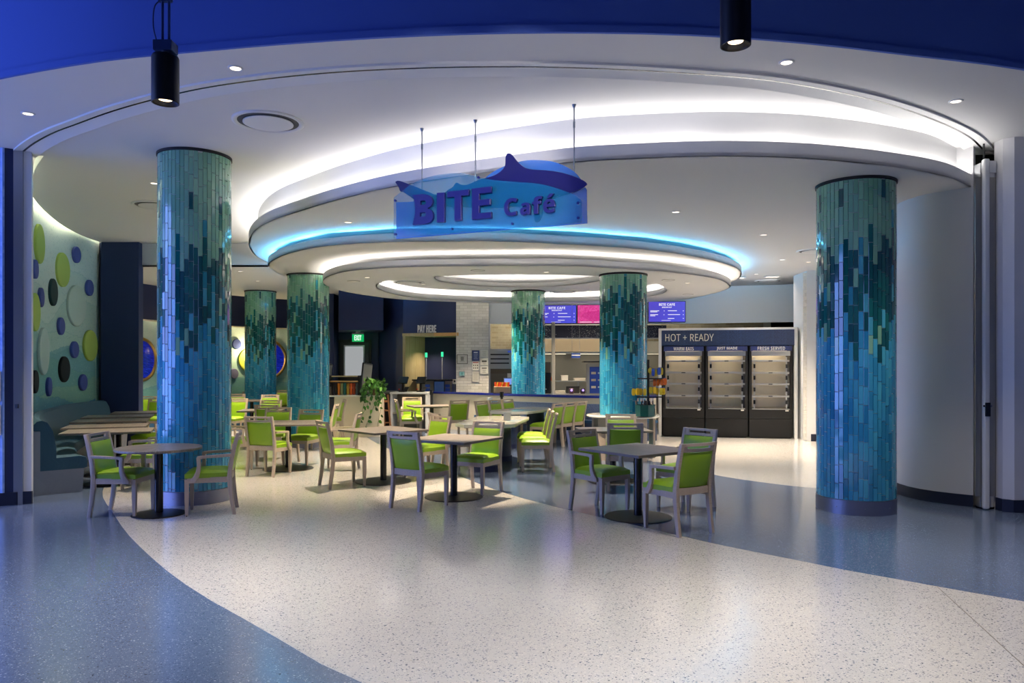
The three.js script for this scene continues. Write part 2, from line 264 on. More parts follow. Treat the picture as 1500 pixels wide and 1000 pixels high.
// ---- folding door track in the ceiling and the folded stack at the right
const trackPath = spline([...pxPlan([[30, 223.5], [50, 208], [80, 192], [112, 180], [160, 162.5], [226.7, 143.3], [300, 126.7], [400, 112.5], [500, 103.3], [620, 97.5], [750, 95.7], [880, 98.5], [1000, 105], [1133, 116.7], [1266.7, 141.7], [1350, 166.7], [1416.7, 196.7], [1443, 220]], CEIL)], 80);
const track = struct('trim_5', sweep([[-0.16, CEIL + 0.001], [-0.16, CEIL - 0.035], [-0.06, CEIL - 0.012], [-0.012, CEIL - 0.012], [-0.012, CEIL + 0.02], [0.012, CEIL + 0.02], [0.012, CEIL - 0.012], [0.1, CEIL - 0.02], [0.1, CEIL + 0.001]].map(([u, v]) => [-u, v]), trackPath), M.white, 'curved ceiling track of the folding door');
mesh('track_slot', sweep([[-0.012, CEIL - 0.0135], [-0.012, CEIL - 0.003], [0.012, CEIL - 0.003], [0.012, CEIL - 0.0135]], trackPath), M.blackGloss, track);

// right wall, its skirting, the pocket and the portal
const rightWall = spline([[5.43, 8.84], [5.2, 9.06], [5.04, 9.36], [5.02, 9.8], [5.3, 11.2], [6.0, 13.8], [6.75, 16.6]], 40);
struct('wall_right', wallAlong(rightWall, 0, CEIL, -0.12), M.wallWhite, 'glossy white curved wall beside the right column');
struct('baseboard_right', sweep([[0.015, 0], [0.015, 0.14], [-0.01, 0.14], [-0.01, 0]], rightWall), M.navyBase);
struct('wall_right', plate([[5.62, 8.6], [5.7, 8.52], [12, 8.52], [12, 8.75], [5.62, 8.75]], 0, CEIL), M.wallWhite, 'white portal wall at the right of the opening');
struct('baseboard_right', plate([[5.6, 8.58], [5.68, 8.5], [12, 8.5], [12, 8.53], [5.6, 8.7]], 0, 0.14), M.navyBase);
struct('wall_right', plate([[5.46, 9.25], [7.2, 9.25], [7.2, 9.35], [5.46, 9.35]], 0, CEIL), M.black, 'dark back of the folding door pocket');
{
  const g = thing('folding_door', 'folded white aluminium grille door stacked in its pocket', 'door', [5.5, 0, -8.72]); const H = 4.0;
  for (let k = 0; k < 4; k++) { part('panel', box(0.045, H, 0.36, -0.04 + k * 0.055, H / 2 + 0.02, -0.18 - (k % 2) * 0.02, 0.006), k === 0 ? M.alu : M.white, g); }
  part('lead_post', new RoundedBoxGeometry(0.07, H + 0.05, 0.06, 3, 0.02).translate(-0.02, H / 2 + 0.03, 0.035), M.white, g);
  part('perforated_panel', box(0.07, H - 0.3, 0.012, -0.085, H / 2, 0.0), M.steelBrushed, g); part('perforated_panel', box(0.09, H - 0.3, 0.012, 0.07, H / 2, 0.0), M.steelBrushed, g);
  part('top_bracket', box(0.16, 0.14, 0.02, 0.03, H - 0.03, 0.01, 0.004), M.white, g);
  part('carrier', rod([-0.02, H + 0.05, 0], [-0.02, CEIL - 0.02, 0], 0.012), M.blackGloss, g);
  const lock = part('lock', box(0.055, 0.16, 0.02, -0.02, 1.16, 0.073, 0.004), M.blackGloss, g); for (const s of [-1, 1]) part('knob', cyl(0.012, 0.012, 0.09, 0, 0, 0, 12).rotateZ(Math.PI / 2).translate(-0.02, 1.2, 0.07), M.chrome, lock);
}

// ---- left mural wall with its cove, navy pier and the back room
const muralPath = spline([[-5.95, 9.22], [-6.5, 9.85], [-7.0, 10.6], [-7.43, 11.35], [-8.0, 12.7], [-8.45, 13.95], [-8.74, 15.9]], 40);
const muralMat = std('#ffffff', 0.8, { map: canvasTexture(1024, 1024, (g, w, h) => {   // printed watercolour mural: layered teal and blue hills of wash
  g.fillStyle = '#b9cfca'; g.fillRect(0, 0, w, h);
  // separate translucent washes, each with its own ragged pigment edge
  const washes = [[0.3, '#a3c6c2', 0.5, 60], [0.4, '#8fbab8', 0.45, 70], [0.47, '#9cc4b4', 0.4, 40], [0.53, '#6fa6a8', 0.5, 46], [0.6, '#4f8fa2', 0.5, 40], [0.65, '#6aa79a', 0.5, 36], [0.71, '#92b78c', 0.4, 30], [0.76, '#4a86a8', 0.55, 30], [0.82, '#3f76aa', 0.72, 26], [0.9, '#386aa4', 0.6, 22]];
  for (const [y, c, a, amp] of washes) {
    const p = rnd() * 6, q = rnd() * 6, edge = []; for (let x = 0; x <= w; x += 5) edge.push([x, y * h + Math.sin(x / 150 + p) * amp + Math.sin(x / 52 + q) * amp * 0.4 + (rnd() - 0.5) * 8]);
    g.globalAlpha = a; g.fillStyle = c; g.beginPath(); g.moveTo(0, h); for (const [x, yy] of edge) g.lineTo(x, yy); g.lineTo(w, h); g.fill();
    g.globalAlpha = 0.3; g.strokeStyle = '#3f7c8c'; g.lineWidth = 1.5; g.beginPath(); edge.forEach(([x, yy], i) => (i ? g.lineTo(x, yy) : g.moveTo(x, yy))); g.stroke();
  }
  for (let k = 0; k < 16000; k++) { g.globalAlpha = 0.1 + rnd() * 0.16; g.fillStyle = ['#c4dcd6', '#4f8296', '#5d9a9c', '#a8cba8'][k % 4]; g.beginPath(); g.arc(rnd() * w, rnd() * h, 0.6 + rnd() * 2.4, 0, 7); g.fill(); } g.globalAlpha = 1;
}, [1, 1]) });
function papered(path, y0, y1, uScale, t) { const g = wallAlong(path, y0, y1, t), p = g.attributes.position, uv = g.attributes.uv; for (let i = 0; i < p.count; i++) uv.setXY(i, uv.getX(i) / uScale, (p.getY(i) - y0) / (y1 - y0)); return g; }
struct('wall_left', papered(muralPath, 0, CEIL + 0.3, 7.2, 0.12), muralMat, 'curved wall with a watercolour sea mural');
const muralCeil = struct('ceiling', plate([...offset(muralPath, 0.05), [-5, 16], [-5, 9.2]], CEIL + 0.3, CEIL + 0.36), M.ceiling, 'top of the mural light cove');
{ const line = offset(muralEdge, -0.04), at = offset(muralEdge, 0.2), mat = glow('#ffe8c8', 1.2); for (let i = 0; i + 3 < line.length; i += 3) { mesh('led_strip_light', sweep([[-0.02, CEIL + 0.17], [-0.02, CEIL + 0.21], [0, CEIL + 0.21], [0, CEIL + 0.17]], line.slice(i, i + 4)), mat, muralCeil); const a = line[i], b = line[i + 3], c = line[i + 1], t = at[i + 1]; areaLight('#ffe8c8', LIGHT.coveMural, Math.hypot(b[0] - a[0], b[1] - a[1]), 0.05, [(a[0] + b[0]) / 2 - 0.01, CEIL + 0.22, -(a[1] + b[1]) / 2], [(a[0] + b[0]) / 2 + (t[0] - c[0]), CEIL - 0.05, -((a[1] + b[1]) / 2 + (t[1] - c[1]))]); } }
struct('wall_left', plate([[-8.62, 15.75], [-7.83, 15.75], [-7.86, 16.0], [-8.8, 16.0]], 0, CEIL), M.navy, 'navy pier at the end of the mural');
const backLeft = [[-9.7, 16.3], [-9.75, 18.6], [-9.3, 20.6], [-8.3, 22.9], [-6.9, 24.2], [-5.4, 24.6]];
const backPath = spline(backLeft, 40);
struct('wall_back', papered(backPath, 0, 2.95, 8, 0.12), muralMat, 'sea mural on the back room wall');
struct('wall_back', sweep([[-0.2, 2.86], [-0.2, LOW], [0.02, LOW], [0.02, 2.95], [-0.17, 2.95], [-0.17, 2.86]], backPath), M.navyDark, 'navy bulkhead above the back room mural');
struct('trim_6', sweep([[-0.205, 2.83], [-0.205, 2.865], [-0.1, 2.865], [-0.1, 2.83]], backPath), M.cream, 'pale ledge under the navy bulkhead');
for (let k = 6; k < 40; k += 4) { const [x, d] = offset(backPath, -0.1)[k], m = mesh('led_strip_light', box(0.5, 0.012, 0.04), glow('#ffe2b0', 1.2), muralCeil), [x2, d2] = backPath[k + 1]; m.position.set(x, 2.92, -d); m.rotation.y = Math.atan2(d2 - backPath[k][1], x2 - backPath[k][0]); areaLight('#ffe2b0', 5, 0.5, 0.04, [x, 2.905, -d], [x, 0, -d], [-Math.sin(m.rotation.y), 0, -Math.cos(m.rotation.y)]); }

// ================================================================ BACK OF THE ROOM
struct('wall_back', wallAlong([[-5.45, 24.6], [-5.45, 22.6]], 0, LOW, 0.1), M.navy);
const exitWall = struct('wall_back', plate([[-5.45, 22.5], [-4.0, 22.5], [-4.0, 22.7], [-5.45, 22.7]], 0, LOW), M.navyDark, 'navy wall around the exit door');
struct('wall_back', plate([[-5.45, 21.9], [-5.2, 21.9], [-5.2, 22.5], [-5.45, 22.5]], 0, LOW), M.navy, 'navy pier left of the exit door');
struct('ceiling', plate([[-4.82, 20.9], [-3.58, 20.9], [-3.9, 22.5], [-5.2, 22.5]], 2.66, LOW), M.navyDark, 'navy bulkhead over the exit door');
struct('wall_back', plate([[-4.02, 22.6], [-2.96, 20.42], [-2.9, 20.5], [-3.9, 22.7]], 0, LOW), M.navy, 'navy wall beside the payment alcove');
struct('wall_back', plate([[-2.96, 21.25], [-1.4, 21.25], [-1.4, 21.35], [-2.96, 21.35]], 0, LOW), M.navyDark, 'navy back of the payment alcove');
struct('wall_back', plate([[-2.96, 20.42], [-1.4, 20.05], [-1.4, 20.2], [-2.9, 20.55]], 2.52, LOW), M.navy, 'navy wall above the payment alcove');
{ // exit door
  const d = structGroup('door_1', 'black exit door with a frosted window');
  mesh('door_frame', box(0.98, 2.45, 0.05, -4.7, 1.225, -22.48), M.black, d); mesh('door_leaf', box(0.86, 2.36, 0.05, -4.7, 1.18, -22.45, 0.004), std('#15171c', 0.45), d);
  mesh('window_frame', box(0.62, 0.95, 0.03, -4.71, 1.81, -22.42), M.alu, d); mesh('window_light', box(0.54, 0.87, 0.02, -4.71, 1.81, -22.41), glow('#dfe3e6', 0.42), d); mesh('door_handle', box(0.5, 0.06, 0.06, -4.7, 1.02, -22.4, 0.01), M.steel, d);
}
const font = await new FontLoader().loadAsync('fonts/droid/droid_sans_bold.typeface.json');
const fontR = await new FontLoader().loadAsync('fonts/droid/droid_sans_regular.typeface.json');
function textGeo(str, w, h, depth, f = font, bevel = 0) { // text fitted to a w x h box, lower left corner at the origin
  const g = new TextGeometry(str, { font: f, size: 1, depth: depth, curveSegments: 5, bevelEnabled: bevel > 0, bevelSize: bevel / h, bevelThickness: bevel, bevelSegments: 2 });
  g.computeBoundingBox(); const b = g.boundingBox; g.translate(-b.min.x, -b.min.y, -b.min.z); g.scale(w / (b.max.x - b.min.x), h / (b.max.y - b.min.y), 1); return g;
}
{ // exit sign
  const e = thing('exit_sign', 'green glowing exit sign hanging above the black door', 'sign', [-4.43, 2.37, -21.6]);
  part('ceiling_mount', box(0.12, 0.05, 0.06, 0, 0.27, 0), M.white, e); part('housing', box(0.34, 0.045, 0.05, 0, 0.225, 0, 0.01), M.alu, e); part('glass_plate', box(0.34, 0.22, 0.015, 0, 0.1, 0, 0.004), phys('#0f8a4a', 0.2, { emissive: '#0bb560', emissiveIntensity: 0.75 }), e);
  part('lettering_light', textGeo('EXIT', 0.2, 0.145, 0.006).translate(-0.1, 0.03, 0.009), glow('#e9fff2', 1.1), e);
  areaLight('#18e07a', 1.5, 0.3, 0.2, [-4.43, 2.47, -21.58], [-4.43, 2.3, -18]);
  areaLight('#18e07a', 2, 0.3, 0.2, [-4.43, 2.47, -21.62], [-4.43, 2.6, -24]);
}
{ // payment alcove lined with oak
  const a = thing('payment_alcove_frame', 'oak portal frame around the self payment alcove', 'frame');
  part('side_panel', plate([[-2.97, 20.4], [-2.9, 20.38], [-2.46, 21.2], [-2.53, 21.24]], 0, 2.47), M.oak, a); part('top_panel', plate([[-2.98, 20.38], [-1.42, 20.0], [-1.42, 21.25], [-2.5, 21.25]], 2.47, 2.55), M.oak, a); part('painted_lit_edge', plate([[-2.1, 20.155], [-1.42, 19.985], [-1.42, 20.0], [-2.1, 20.17]], 2.465, 2.555), M.oakEdge, a);  // lit stretch of the top edge is painted as a lighter oak colour
  const al = thing('added_alcove_light', 'added small light under the oak alcove top', 'light', [-2.15, 2.46, -20.7]); part('trim_ring', new THREE.TorusGeometry(0.04, 0.008, 8, 20).rotateX(Math.PI / 2), M.white, al); part('lens_light', cyl(0.034, 0.034, 0.006, 0, 0, 0, 16), glow(0xffe6c6, 2), al); spot('#ffe6c6', 9, [-2.15, 2.44, -20.7], [-2.15, 0, -20.6], 1.0, 0.7);  // invented lamp, added to brighten the dim oak alcove
  const t = thing('pay_here_letters', 'white standing letters reading PAY HERE on the oak frame', 'sign', [-2.42, 2.555, -20.1], -0.12); part('letters', textGeo('PAY HERE', 0.5, 0.2, 0.05).translate(-0.1, 0, 0), M.white, t);
}
// ---- white tiled pier between the alcove and the kitchen
function tileWall(parent, x0, x1, y0, y1, d, mats, { w = 0.2, h = 0.074, depth = 0.012, stuff = false } = {}) {
  const geos = [], proto = new THREE.BoxGeometry(w - 0.006, h - 0.006, depth), half = new THREE.BoxGeometry(w / 2 - 0.006, h - 0.006, depth);
  for (let r = 0, y = y0; y + h <= y1 + 0.01; y += h, r++) {
    for (let x = x0 - (r % 2 ? w / 2 : 0); x < x1 - 0.02; x += w) {
      let a = Math.max(x, x0), b = Math.min(x + w, x1); if (b - a < 0.03) continue;
      const full = Math.abs(b - a - w) < 0.005, hf = Math.abs(b - a - w / 2) < 0.005, g = full ? proto : hf ? half : new THREE.BoxGeometry(b - a - 0.006, h - 0.006, depth);
      const px = (a + b) / 2, py = y + h / 2, tx = (rnd() - 0.5) * 0.02, ty = (rnd() - 0.5) * 0.02;
      if (stuff) geos.push(g.clone().rotateX(tx).rotateY(ty).translate(px, py, -d)); else { const m = mesh('tile', g, mats[Math.floor(rnd() * mats.length)], parent); m.position.set(px, py, -d); m.rotation.set(tx, ty, 0); }
    }
  }
  if (stuff) { const m = mesh('tiles', merge(geos), mats[0], parent); m.userData.kind = 'stuff'; }
}
const tileWhite = ['#dcdad2', '#d3d1c9', '#e2e0d9'].map((c) => phys(c, 0.18, { clearcoat: 0.6, clearcoatRoughness: 0.1 })), tileCream = ['#b3a687', '#a89a7b', '#bcb091'].map((c) => phys(c, 0.25, { clearcoat: 0.4 }));
{ const p = structGroup('wall_kitchen', 'pier faced with white subway tiles'); mesh('pier_core', box(0.87, LOW, 0.5, -1.055, LOW / 2, -20.26), std('#a9a79f', 0.9), p); tileWall(p, -1.49, -0.62, 0.9, LOW, 20.005, tileWhite); mesh('corner_guard', box(0.05, 2.6, 0.05, -0.6, 1.5, -20.03), M.steel, p); }
// ---- kitchen shell
struct('wall_kitchen', plate([[-0.8, 23.2], [8, 23.2], [8, 23.4], [-0.8, 23.4]], 0, LOW), std('#9a9990', 0.4, { metalness: 0.35 }), 'stainless kitchen back wall');
struct('wall_kitchen', plate([[-0.85, 20.6], [-0.75, 20.6], [-0.75, 23.2], [-0.85, 23.2]], 0, LOW), M.cream);
struct('wall_kitchen', plate([[-0.62, 20.3], [1.2, 20.5], [4.2, 20.3], [7.5, 19.3], [7.5, 19.4], [4.2, 20.4], [1.2, 20.6], [-0.62, 20.4]], 2.8, LOW), std('#cdd6dd', 0.7), 'pale header wall above the kitchen opening');
{ const p = structGroup('wall_kitchen', 'beige subway tiles inside the kitchen'); mesh('backing', box(0.9, 2.0, 0.06, -0.15, 2.2, -22.14), M.cream, p); tileWall(p, -0.7, 0.1, 1.5, 2.95, 22.1, tileCream); mesh('backing', box(3.6, 1.2, 0.06, 5.4, 2.6, -20.95), M.cream, p); tileWall(p, 3.75, 7.0, 2.35, 2.86, 20.91, tileCream); }
{ const b = thing('speckled_fascia_board', 'navy fascia board with white speckles below the menu screens', 'board', [2.2, 2.6, -20.45]); part('board', box(4.0, 0.34, 0.05), std('#ffffff', 0.5, { map: canvasTexture(1024, 96, (g, w, h) => { g.fillStyle = '#1a2036'; g.fillRect(0, 0, w, h); for (let k = 0; k < 1500; k++) { g.fillStyle = ['#d8d6cc', '#9a9a98', '#6d7284'][k % 3]; const x = rnd() * w; if (Math.sin(x / 60) + rnd() < 0.1) continue; g.fillRect(x, rnd() * h, 1.5 + rnd() * 4, 1.5 + rnd() * 3); } }, null) }), b); part('lower_edge', box(4.0, 0.03, 0.07, 0, -0.185, 0), M.steel, b); }
// ---- menu screens
function menuTexture() {
  return canvasTexture(512, 290, (g, w, h) => {
    const gr = g.createLinearGradient(0, 0, w, h); gr.addColorStop(0, '#5548c8'); gr.addColorStop(1, '#4a4fe0'); g.fillStyle = gr; g.fillRect(0, 0, w, h); g.fillStyle = '#ffffff'; g.textAlign = 'center';
    g.font = 'bold 48px sans-serif'; g.fillText('BITE CAFE', w * 0.5, 58); g.font = 'bold 26px sans-serif'; g.fillText('BREAKFAST', w * 0.5, 90); g.textAlign = 'left';
    const line = (x, y, l, t) => g.fillRect(x, y, l, t);
    for (const [x, y, l] of [[22, 126, 125], [22, 142, 100], [22, 182, 110], [22, 198, 70], [270, 126, 125], [270, 182, 170], [270, 238, 90]]) line(x, y, l, 9);
    for (const [x, y] of [[212, 128], [208, 184], [480, 128], [480, 184], [480, 238]]) line(x, y, 12, 9); line(180, 268, 130, 5);
  }, null);
}
const pinkTexture = canvasTexture(512, 290, (g, w, h) => { g.fillStyle = '#e0308f'; g.fillRect(0, 0, w, h); for (let k = 0; k < 2600; k++) { g.globalAlpha = 0.12; g.fillStyle = rnd() < 0.5 ? '#ff9ccc' : '#c01878'; g.beginPath(); g.arc(rnd() * w, rnd() * h, 3 + rnd() * 10, 0, 7); g.fill(); } g.globalAlpha = 0.35; g.fillStyle = '#b81872'; g.beginPath(); g.ellipse(w * 0.52, h * 0.58, w * 0.4, h * 0.26, 0, 0, 7); g.fill(); g.globalAlpha = 1; g.fillStyle = '#ffffff'; g.fillRect(30, 268, 160, 9); g.fillRect(220, 268, 200, 9); });
const foodTexture = canvasTexture(256, 145, (g, w, h) => { g.fillStyle = '#e8e4d8'; g.fillRect(0, 0, w, h); for (let k = 0; k < 300; k++) { g.fillStyle = ['#b5452a', '#4c8a34', '#e0b040', '#2a3f7c', '#f4f1e6'][k % 5]; g.beginPath(); g.arc(rnd() * w, rnd() * h, 4 + rnd() * 14, 0, 7); g.fill(); } });
for (const [x0, x1, top, bot, D, tex, label] of [[787, 844.5, 446.5, 474, 20.3, menuTexture(), 'purple BITE CAFE breakfast menu screen beside the middle column'], [845.5, 902, 446, 474, 20.2, pinkTexture, 'bright pink picture screen between the columns'], [897, 948.5, 443, 473, 19.9, foodTexture, 'food picture screen half hidden by the teal column'], [949.5, 1004, 441, 472, 19.7, menuTexture(), 'purple BITE CAFE breakfast menu screen above the hot food cabinets']]) {
  const [xa, ya] = atD(x0, top, D), [xb, yb] = atD(x1, bot, D), w = xb - xa, h = ya - yb, s = thing('menu_screen', label, 'screen', [(xa + xb) / 2, (ya + yb) / 2, -D], -0.06);
  part('bezel', box(w, h, 0.06, 0, 0, -0.01, 0.006), M.blackGloss, s); part('wall_bracket', box(0.3, 0.2, Math.max(0.05, 20.26 - D), 0, 0.02, -0.04 - Math.max(0.05, 20.26 - D) / 2), M.black, s); const g = new THREE.PlaneGeometry(w - 0.03, h - 0.03).translate(0, 0, 0.0215); part('display', g, new THREE.MeshStandardMaterial({ color: 0x000000, emissive: 0xffffff, emissiveMap: tex, emissiveIntensity: 0.85, roughness: 0.3 }), s);
}
for (const [X, D] of [[5.35, 19.1], [6.1, 18.9], [6.9, 18.7]]) { const w = thing('added_wall_wash_light', 'added wall washer brightening the pale header wall', 'light', [X, LOW - 0.012, -(D - 1.3)], 0, 'added wall washers'); part('trim', box(0.34, 0.02, 0.16), M.white, w); part('lens_light', box(0.28, 0.006, 0.1, 0, -0.012, 0), glow('#fff2e2', 2), w); areaLight('#fff2e2', 120, 0.28, 0.1, [X, LOW - 0.035, -(D - 1.3)], [X, 1.6, -(D + 0.6)]); }  // washers added only to brighten the header wall
areaLight('#6a60ff', 0.6, 4, 0.5, [2.1, 3.15, -19.5], [2.1, 2.6, -12]);

// ---- half wall with the blue cap in front of the kitchen
const halfPath = spline([[-2.1, 20.0], [-1.2, 19.35], [0.2, 18.2], [1.2, 17.5], [2.15, 17.0], [3.3, 17.2]], 30);
{
  const w = thing('serving_half_wall', 'low cream half wall with a blue cap before the kitchen', 'wall');
  part('wall_body', sweep([[0, 0], [0, 0.93], [0.14, 0.93], [0.14, 0]], halfPath), M.cream, w); part('cap', sweep([[-0.02, 0.93], [-0.02, 0.985], [0.17, 0.985], [0.17, 0.93]], halfPath), M.blueCap, w);
  const m = thing('mosaic_booth_bench', 'curved booth back faced with blue mosaic along the half wall', 'bench'); const sub = halfPath.slice(9, 30); part('mosaic_back', sweep([[-0.09, 0.0], [-0.09, 0.8], [-0.01, 0.8], [-0.01, 0]], sub), M.mosaicBooth, m); part('seat', sweep([[-0.55, 0.4], [-0.55, 0.46], [-0.1, 0.46], [-0.1, 0.4]], sub), M.banquetteBlue, m); part('base', sweep([[-0.48, 0.0], [-0.48, 0.4], [-0.1, 0.4], [-0.1, 0]], sub), M.mosaicDark, m); part('end_panel', plate([[-0.62, 18.55], [-0.58, 18.5], [-0.48, 18.72], [-0.52, 18.76]], 0, 0.88), M.white, m);
}
// queue posts and the white pay counter
for (const [px, D, label] of [[632, 18.85, 'black queue post by the white pay counter'], [735, 17.5, 'black queue post before the tiled pier']]) { const x = (px - 750) / F * D, q = thing('queue_post', label, 'post', [x, 0, -D]); part('base', cyl(0.16, 0.17, 0.02, 0, 0.01, 0), M.black, q); part('pole', cyl(0.03, 0.03, 0.95, 0, 0.49, 0, 16), M.black, q); part('head', cyl(0.045, 0.045, 0.12, 0, 1.0, 0, 16), M.blackGloss, q); }
{
  const c = thing('pay_counter', 'white open-fronted pay counter under the payment terminals', 'counter', [-2.6, 0, -19.4], -0.1);
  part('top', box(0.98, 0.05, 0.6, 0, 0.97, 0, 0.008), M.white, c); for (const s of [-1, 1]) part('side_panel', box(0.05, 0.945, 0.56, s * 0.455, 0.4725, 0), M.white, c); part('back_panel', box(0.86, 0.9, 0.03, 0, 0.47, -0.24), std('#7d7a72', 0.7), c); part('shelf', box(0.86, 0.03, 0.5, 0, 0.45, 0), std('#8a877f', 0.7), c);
  const k = thing('black_counter', 'low black counter block behind the plant', 'counter', [-3.35, 0, -19.9], -0.1); part('body', box(0.42, 0.95, 0.6, 0, 0.475, 0, 0.008), M.black, k); part('top', box(0.46, 0.05, 0.64, 0, 0.975, 0, 0.006), std('#5e6468', 0.5), k);
}
function terminal(x, D, label) { // tilted payment terminal on a stalk
  const t = thing('payment_terminal', label, 'terminal', [x, 0.996, -D], -0.25); part('foot', box(0.16, 0.03, 0.2, 0, 0.015, 0, 0.01), M.black, t); part('stalk', bar([0, 0.03, 0], [0.03, 0.26, 0.05], 0.05, 0.05), M.black, t); part('screen', box(0.24, 0.04, 0.2).rotateX(0.9).translate(0.04, 0.3, 0.06), M.blackGloss, t); part('keypad', box(0.1, 0.025, 0.16).rotateX(0.5).translate(0.14, 0.08, 0.12), std('#1a1c24', 0.4), t); part('card_slot', box(0.03, 0.03, 0.02, -0.05, 0.07, 0.12), std('#c22a22', 0.4), t); return t;
}
terminal(-2.82, 19.4, 'dark payment terminal at the left of the pay counter'); terminal(-2.36, 19.4, 'dark payment terminal at the right of the pay counter');
{ // self-checkout kiosk with status lights
  const k = thing('checkout_kiosk', 'grey self checkout kiosk with blue signs in the alcove', 'kiosk', [-2.05, 0, -20.6]);
  part('body', box(0.85, 1.25, 0.4, -0.04, 0.625, 0, 0.01), std('#8d8b84', 0.5), k); part('canopy', box(1.1, 0.04, 0.6, -0.1, 1.28, 0.06), M.blackGloss, k); part('monitor', box(0.3, 0.42, 0.05, 0.08, 1.05, 0.26, 0.008), M.blackGloss, k); part('monitor_display', new THREE.PlaneGeometry(0.26, 0.36).translate(0.08, 1.06, 0.287), glow('#22406e', 0.5), k);
  for (const [x, y] of [[0.3, 1.12], [0.3, 1.02], [0.3, 0.92], [-0.24, 1.12], [-0.24, 1.02], [-0.24, 0.92]]) part('blue_sign', box(0.13, 0.085, 0.01, x, y, 0.206), std('#1f52c4', 0.5), k);
  for (const [px, y0, y1] of [[624, 542, 516], [647.5, 542, 515]]) { const [x, ya] = atD(px, y0, 20.5), [, yb] = atD(px, y1, 20.5), p = part('light_pole', rod([x + 2.05, 1.3, 0.05], [x + 2.05, yb - 0.16 + 0.0, 0.05], 0.014), M.white, k); void ya; part('status_light', cyl(0.032, 0.032, 0.13, x + 2.05, yb - 0.02 - 0.05, 0.05, 14), glow('#3dffb0', 1.0), p); const l = new THREE.PointLight('#1fe08a', 0.05); l.name = numbered('status_glow'); l.position.set(x, yb - 0.07, -20.55); l.castShadow = true; scene.add(l); }
}
{ const s = thing('outlet_sign', 'small white square sign on a thin stand by the pier', 'sign', [-1.55, 0, -20.3]); part('card', box(0.12, 0.13, 0.01, 0, 1.24, 0), M.paper, s); part('symbol', box(0.05, 0.05, 0.004, 0, 1.25, 0.007), M.black, s); part('stem', rod([0, 0.0, -0.01], [0, 1.2, -0.01], 0.008), M.alu, s); part('foot', cyl(0.1, 0.1, 0.015, 0, 0.008, 0), M.alu, s); }
// framed notices on the tiled pier
function notice(px0, py0, px1, py1, frame, face, lines, label) {
  const D = 19.98, [xa, ya] = atD(px0, py0, D), [xb, yb] = atD(px1, py1, D), w = xb - xa, h = ya - yb, n = thing('wall_notice', label, 'notice', [(xa + xb) / 2, (ya + yb) / 2, -D]);
  part('frame', box(w, h, 0.02), frame, n); const tex = canvasTexture(128, Math.max(32, Math.round(128 * h / w)), (g, W, H) => { g.fillStyle = face; g.fillRect(0, 0, W, H); for (const [x, y, l, t, c] of lines) { g.fillStyle = c; g.fillRect(x * W, y * H, l * W, t * H); } });
  part('sheet', new THREE.PlaneGeometry(w - 0.025, h - 0.025).translate(0, 0, 0.0115), std('#ffffff', 0.6, { map: tex }), n);
}
const rows = (n, c, w = 0.5, y0 = 0.2) => Array.from({ length: n }, (_, i) => [0.5 - w / 2 + (i % 3) * 0.04, y0 + i * (0.95 - y0) / n, w - (i % 3) * 0.08, 0.03, c]);
notice(669.3, 519, 685, 532.6, M.black, '#c9c7c0', [[0.35, 0.2, 0.3, 0.5, '#8e8c86'], ...rows(4, '#77756f')], 'black framed certificate on the white tiled pier'); notice(691.3, 513, 702.3, 528.5, M.navy, '#39487e', [[0.2, 0.12, 0.6, 0.1, '#dfe2ee'], ...rows(4, '#b9c0dc', 0.6, 0.35)], 'blue printed notice on the white tiled pier'); notice(691.3, 528.8, 702.3, 543, M.alu, '#e3e0d6', [[0.08, 0.05, 0.84, 0.1, '#a8302a'], [0.15, 0.35, 0.12, 0.15, '#222'], [0.45, 0.35, 0.12, 0.15, '#222'], [0.72, 0.35, 0.12, 0.15, '#222'], [0.15, 0.65, 0.12, 0.15, '#222'], [0.45, 0.65, 0.12, 0.15, '#222'], [0.72, 0.65, 0.12, 0.15, '#222']], 'white notice with a red heading on the tiled pier'); notice(691.3, 543.2, 702.3, 559.5, M.alu, '#cfcdc4', rows(8, '#a5a39a', 0.7, 0.12), 'plain grey notice low on the tiled pier'); notice(702.8, 511.5, 716, 523.4, M.alu, '#d4d3cd', rows(5, '#9a9892', 0.5, 0.2), 'pale notice at the top right of the tiled pier'); notice(702.8, 523.6, 716, 535.2, M.alu, '#dad8d0', [[0.2, 0.35, 0.6, 0.2, '#3a3a38'], ...rows(3, '#8a8882', 0.5, 0.6)], 'notice with a dark bar on the tiled pier'); notice(702.8, 535.4, 716, 548, M.alu, '#dcdad2', [[0.2, 0.2, 0.6, 0.12, '#4a4a48'], ...rows(4, '#8a8882', 0.5, 0.45)], 'lowest right white notice on the tiled pier'); notice(672.5, 543.5, 681, 550.5, M.alu, '#8fc9c9', [[0.35, 0.2, 0.3, 0.6, '#5a9a9c']], 'small turquoise notice on the tiled pier');

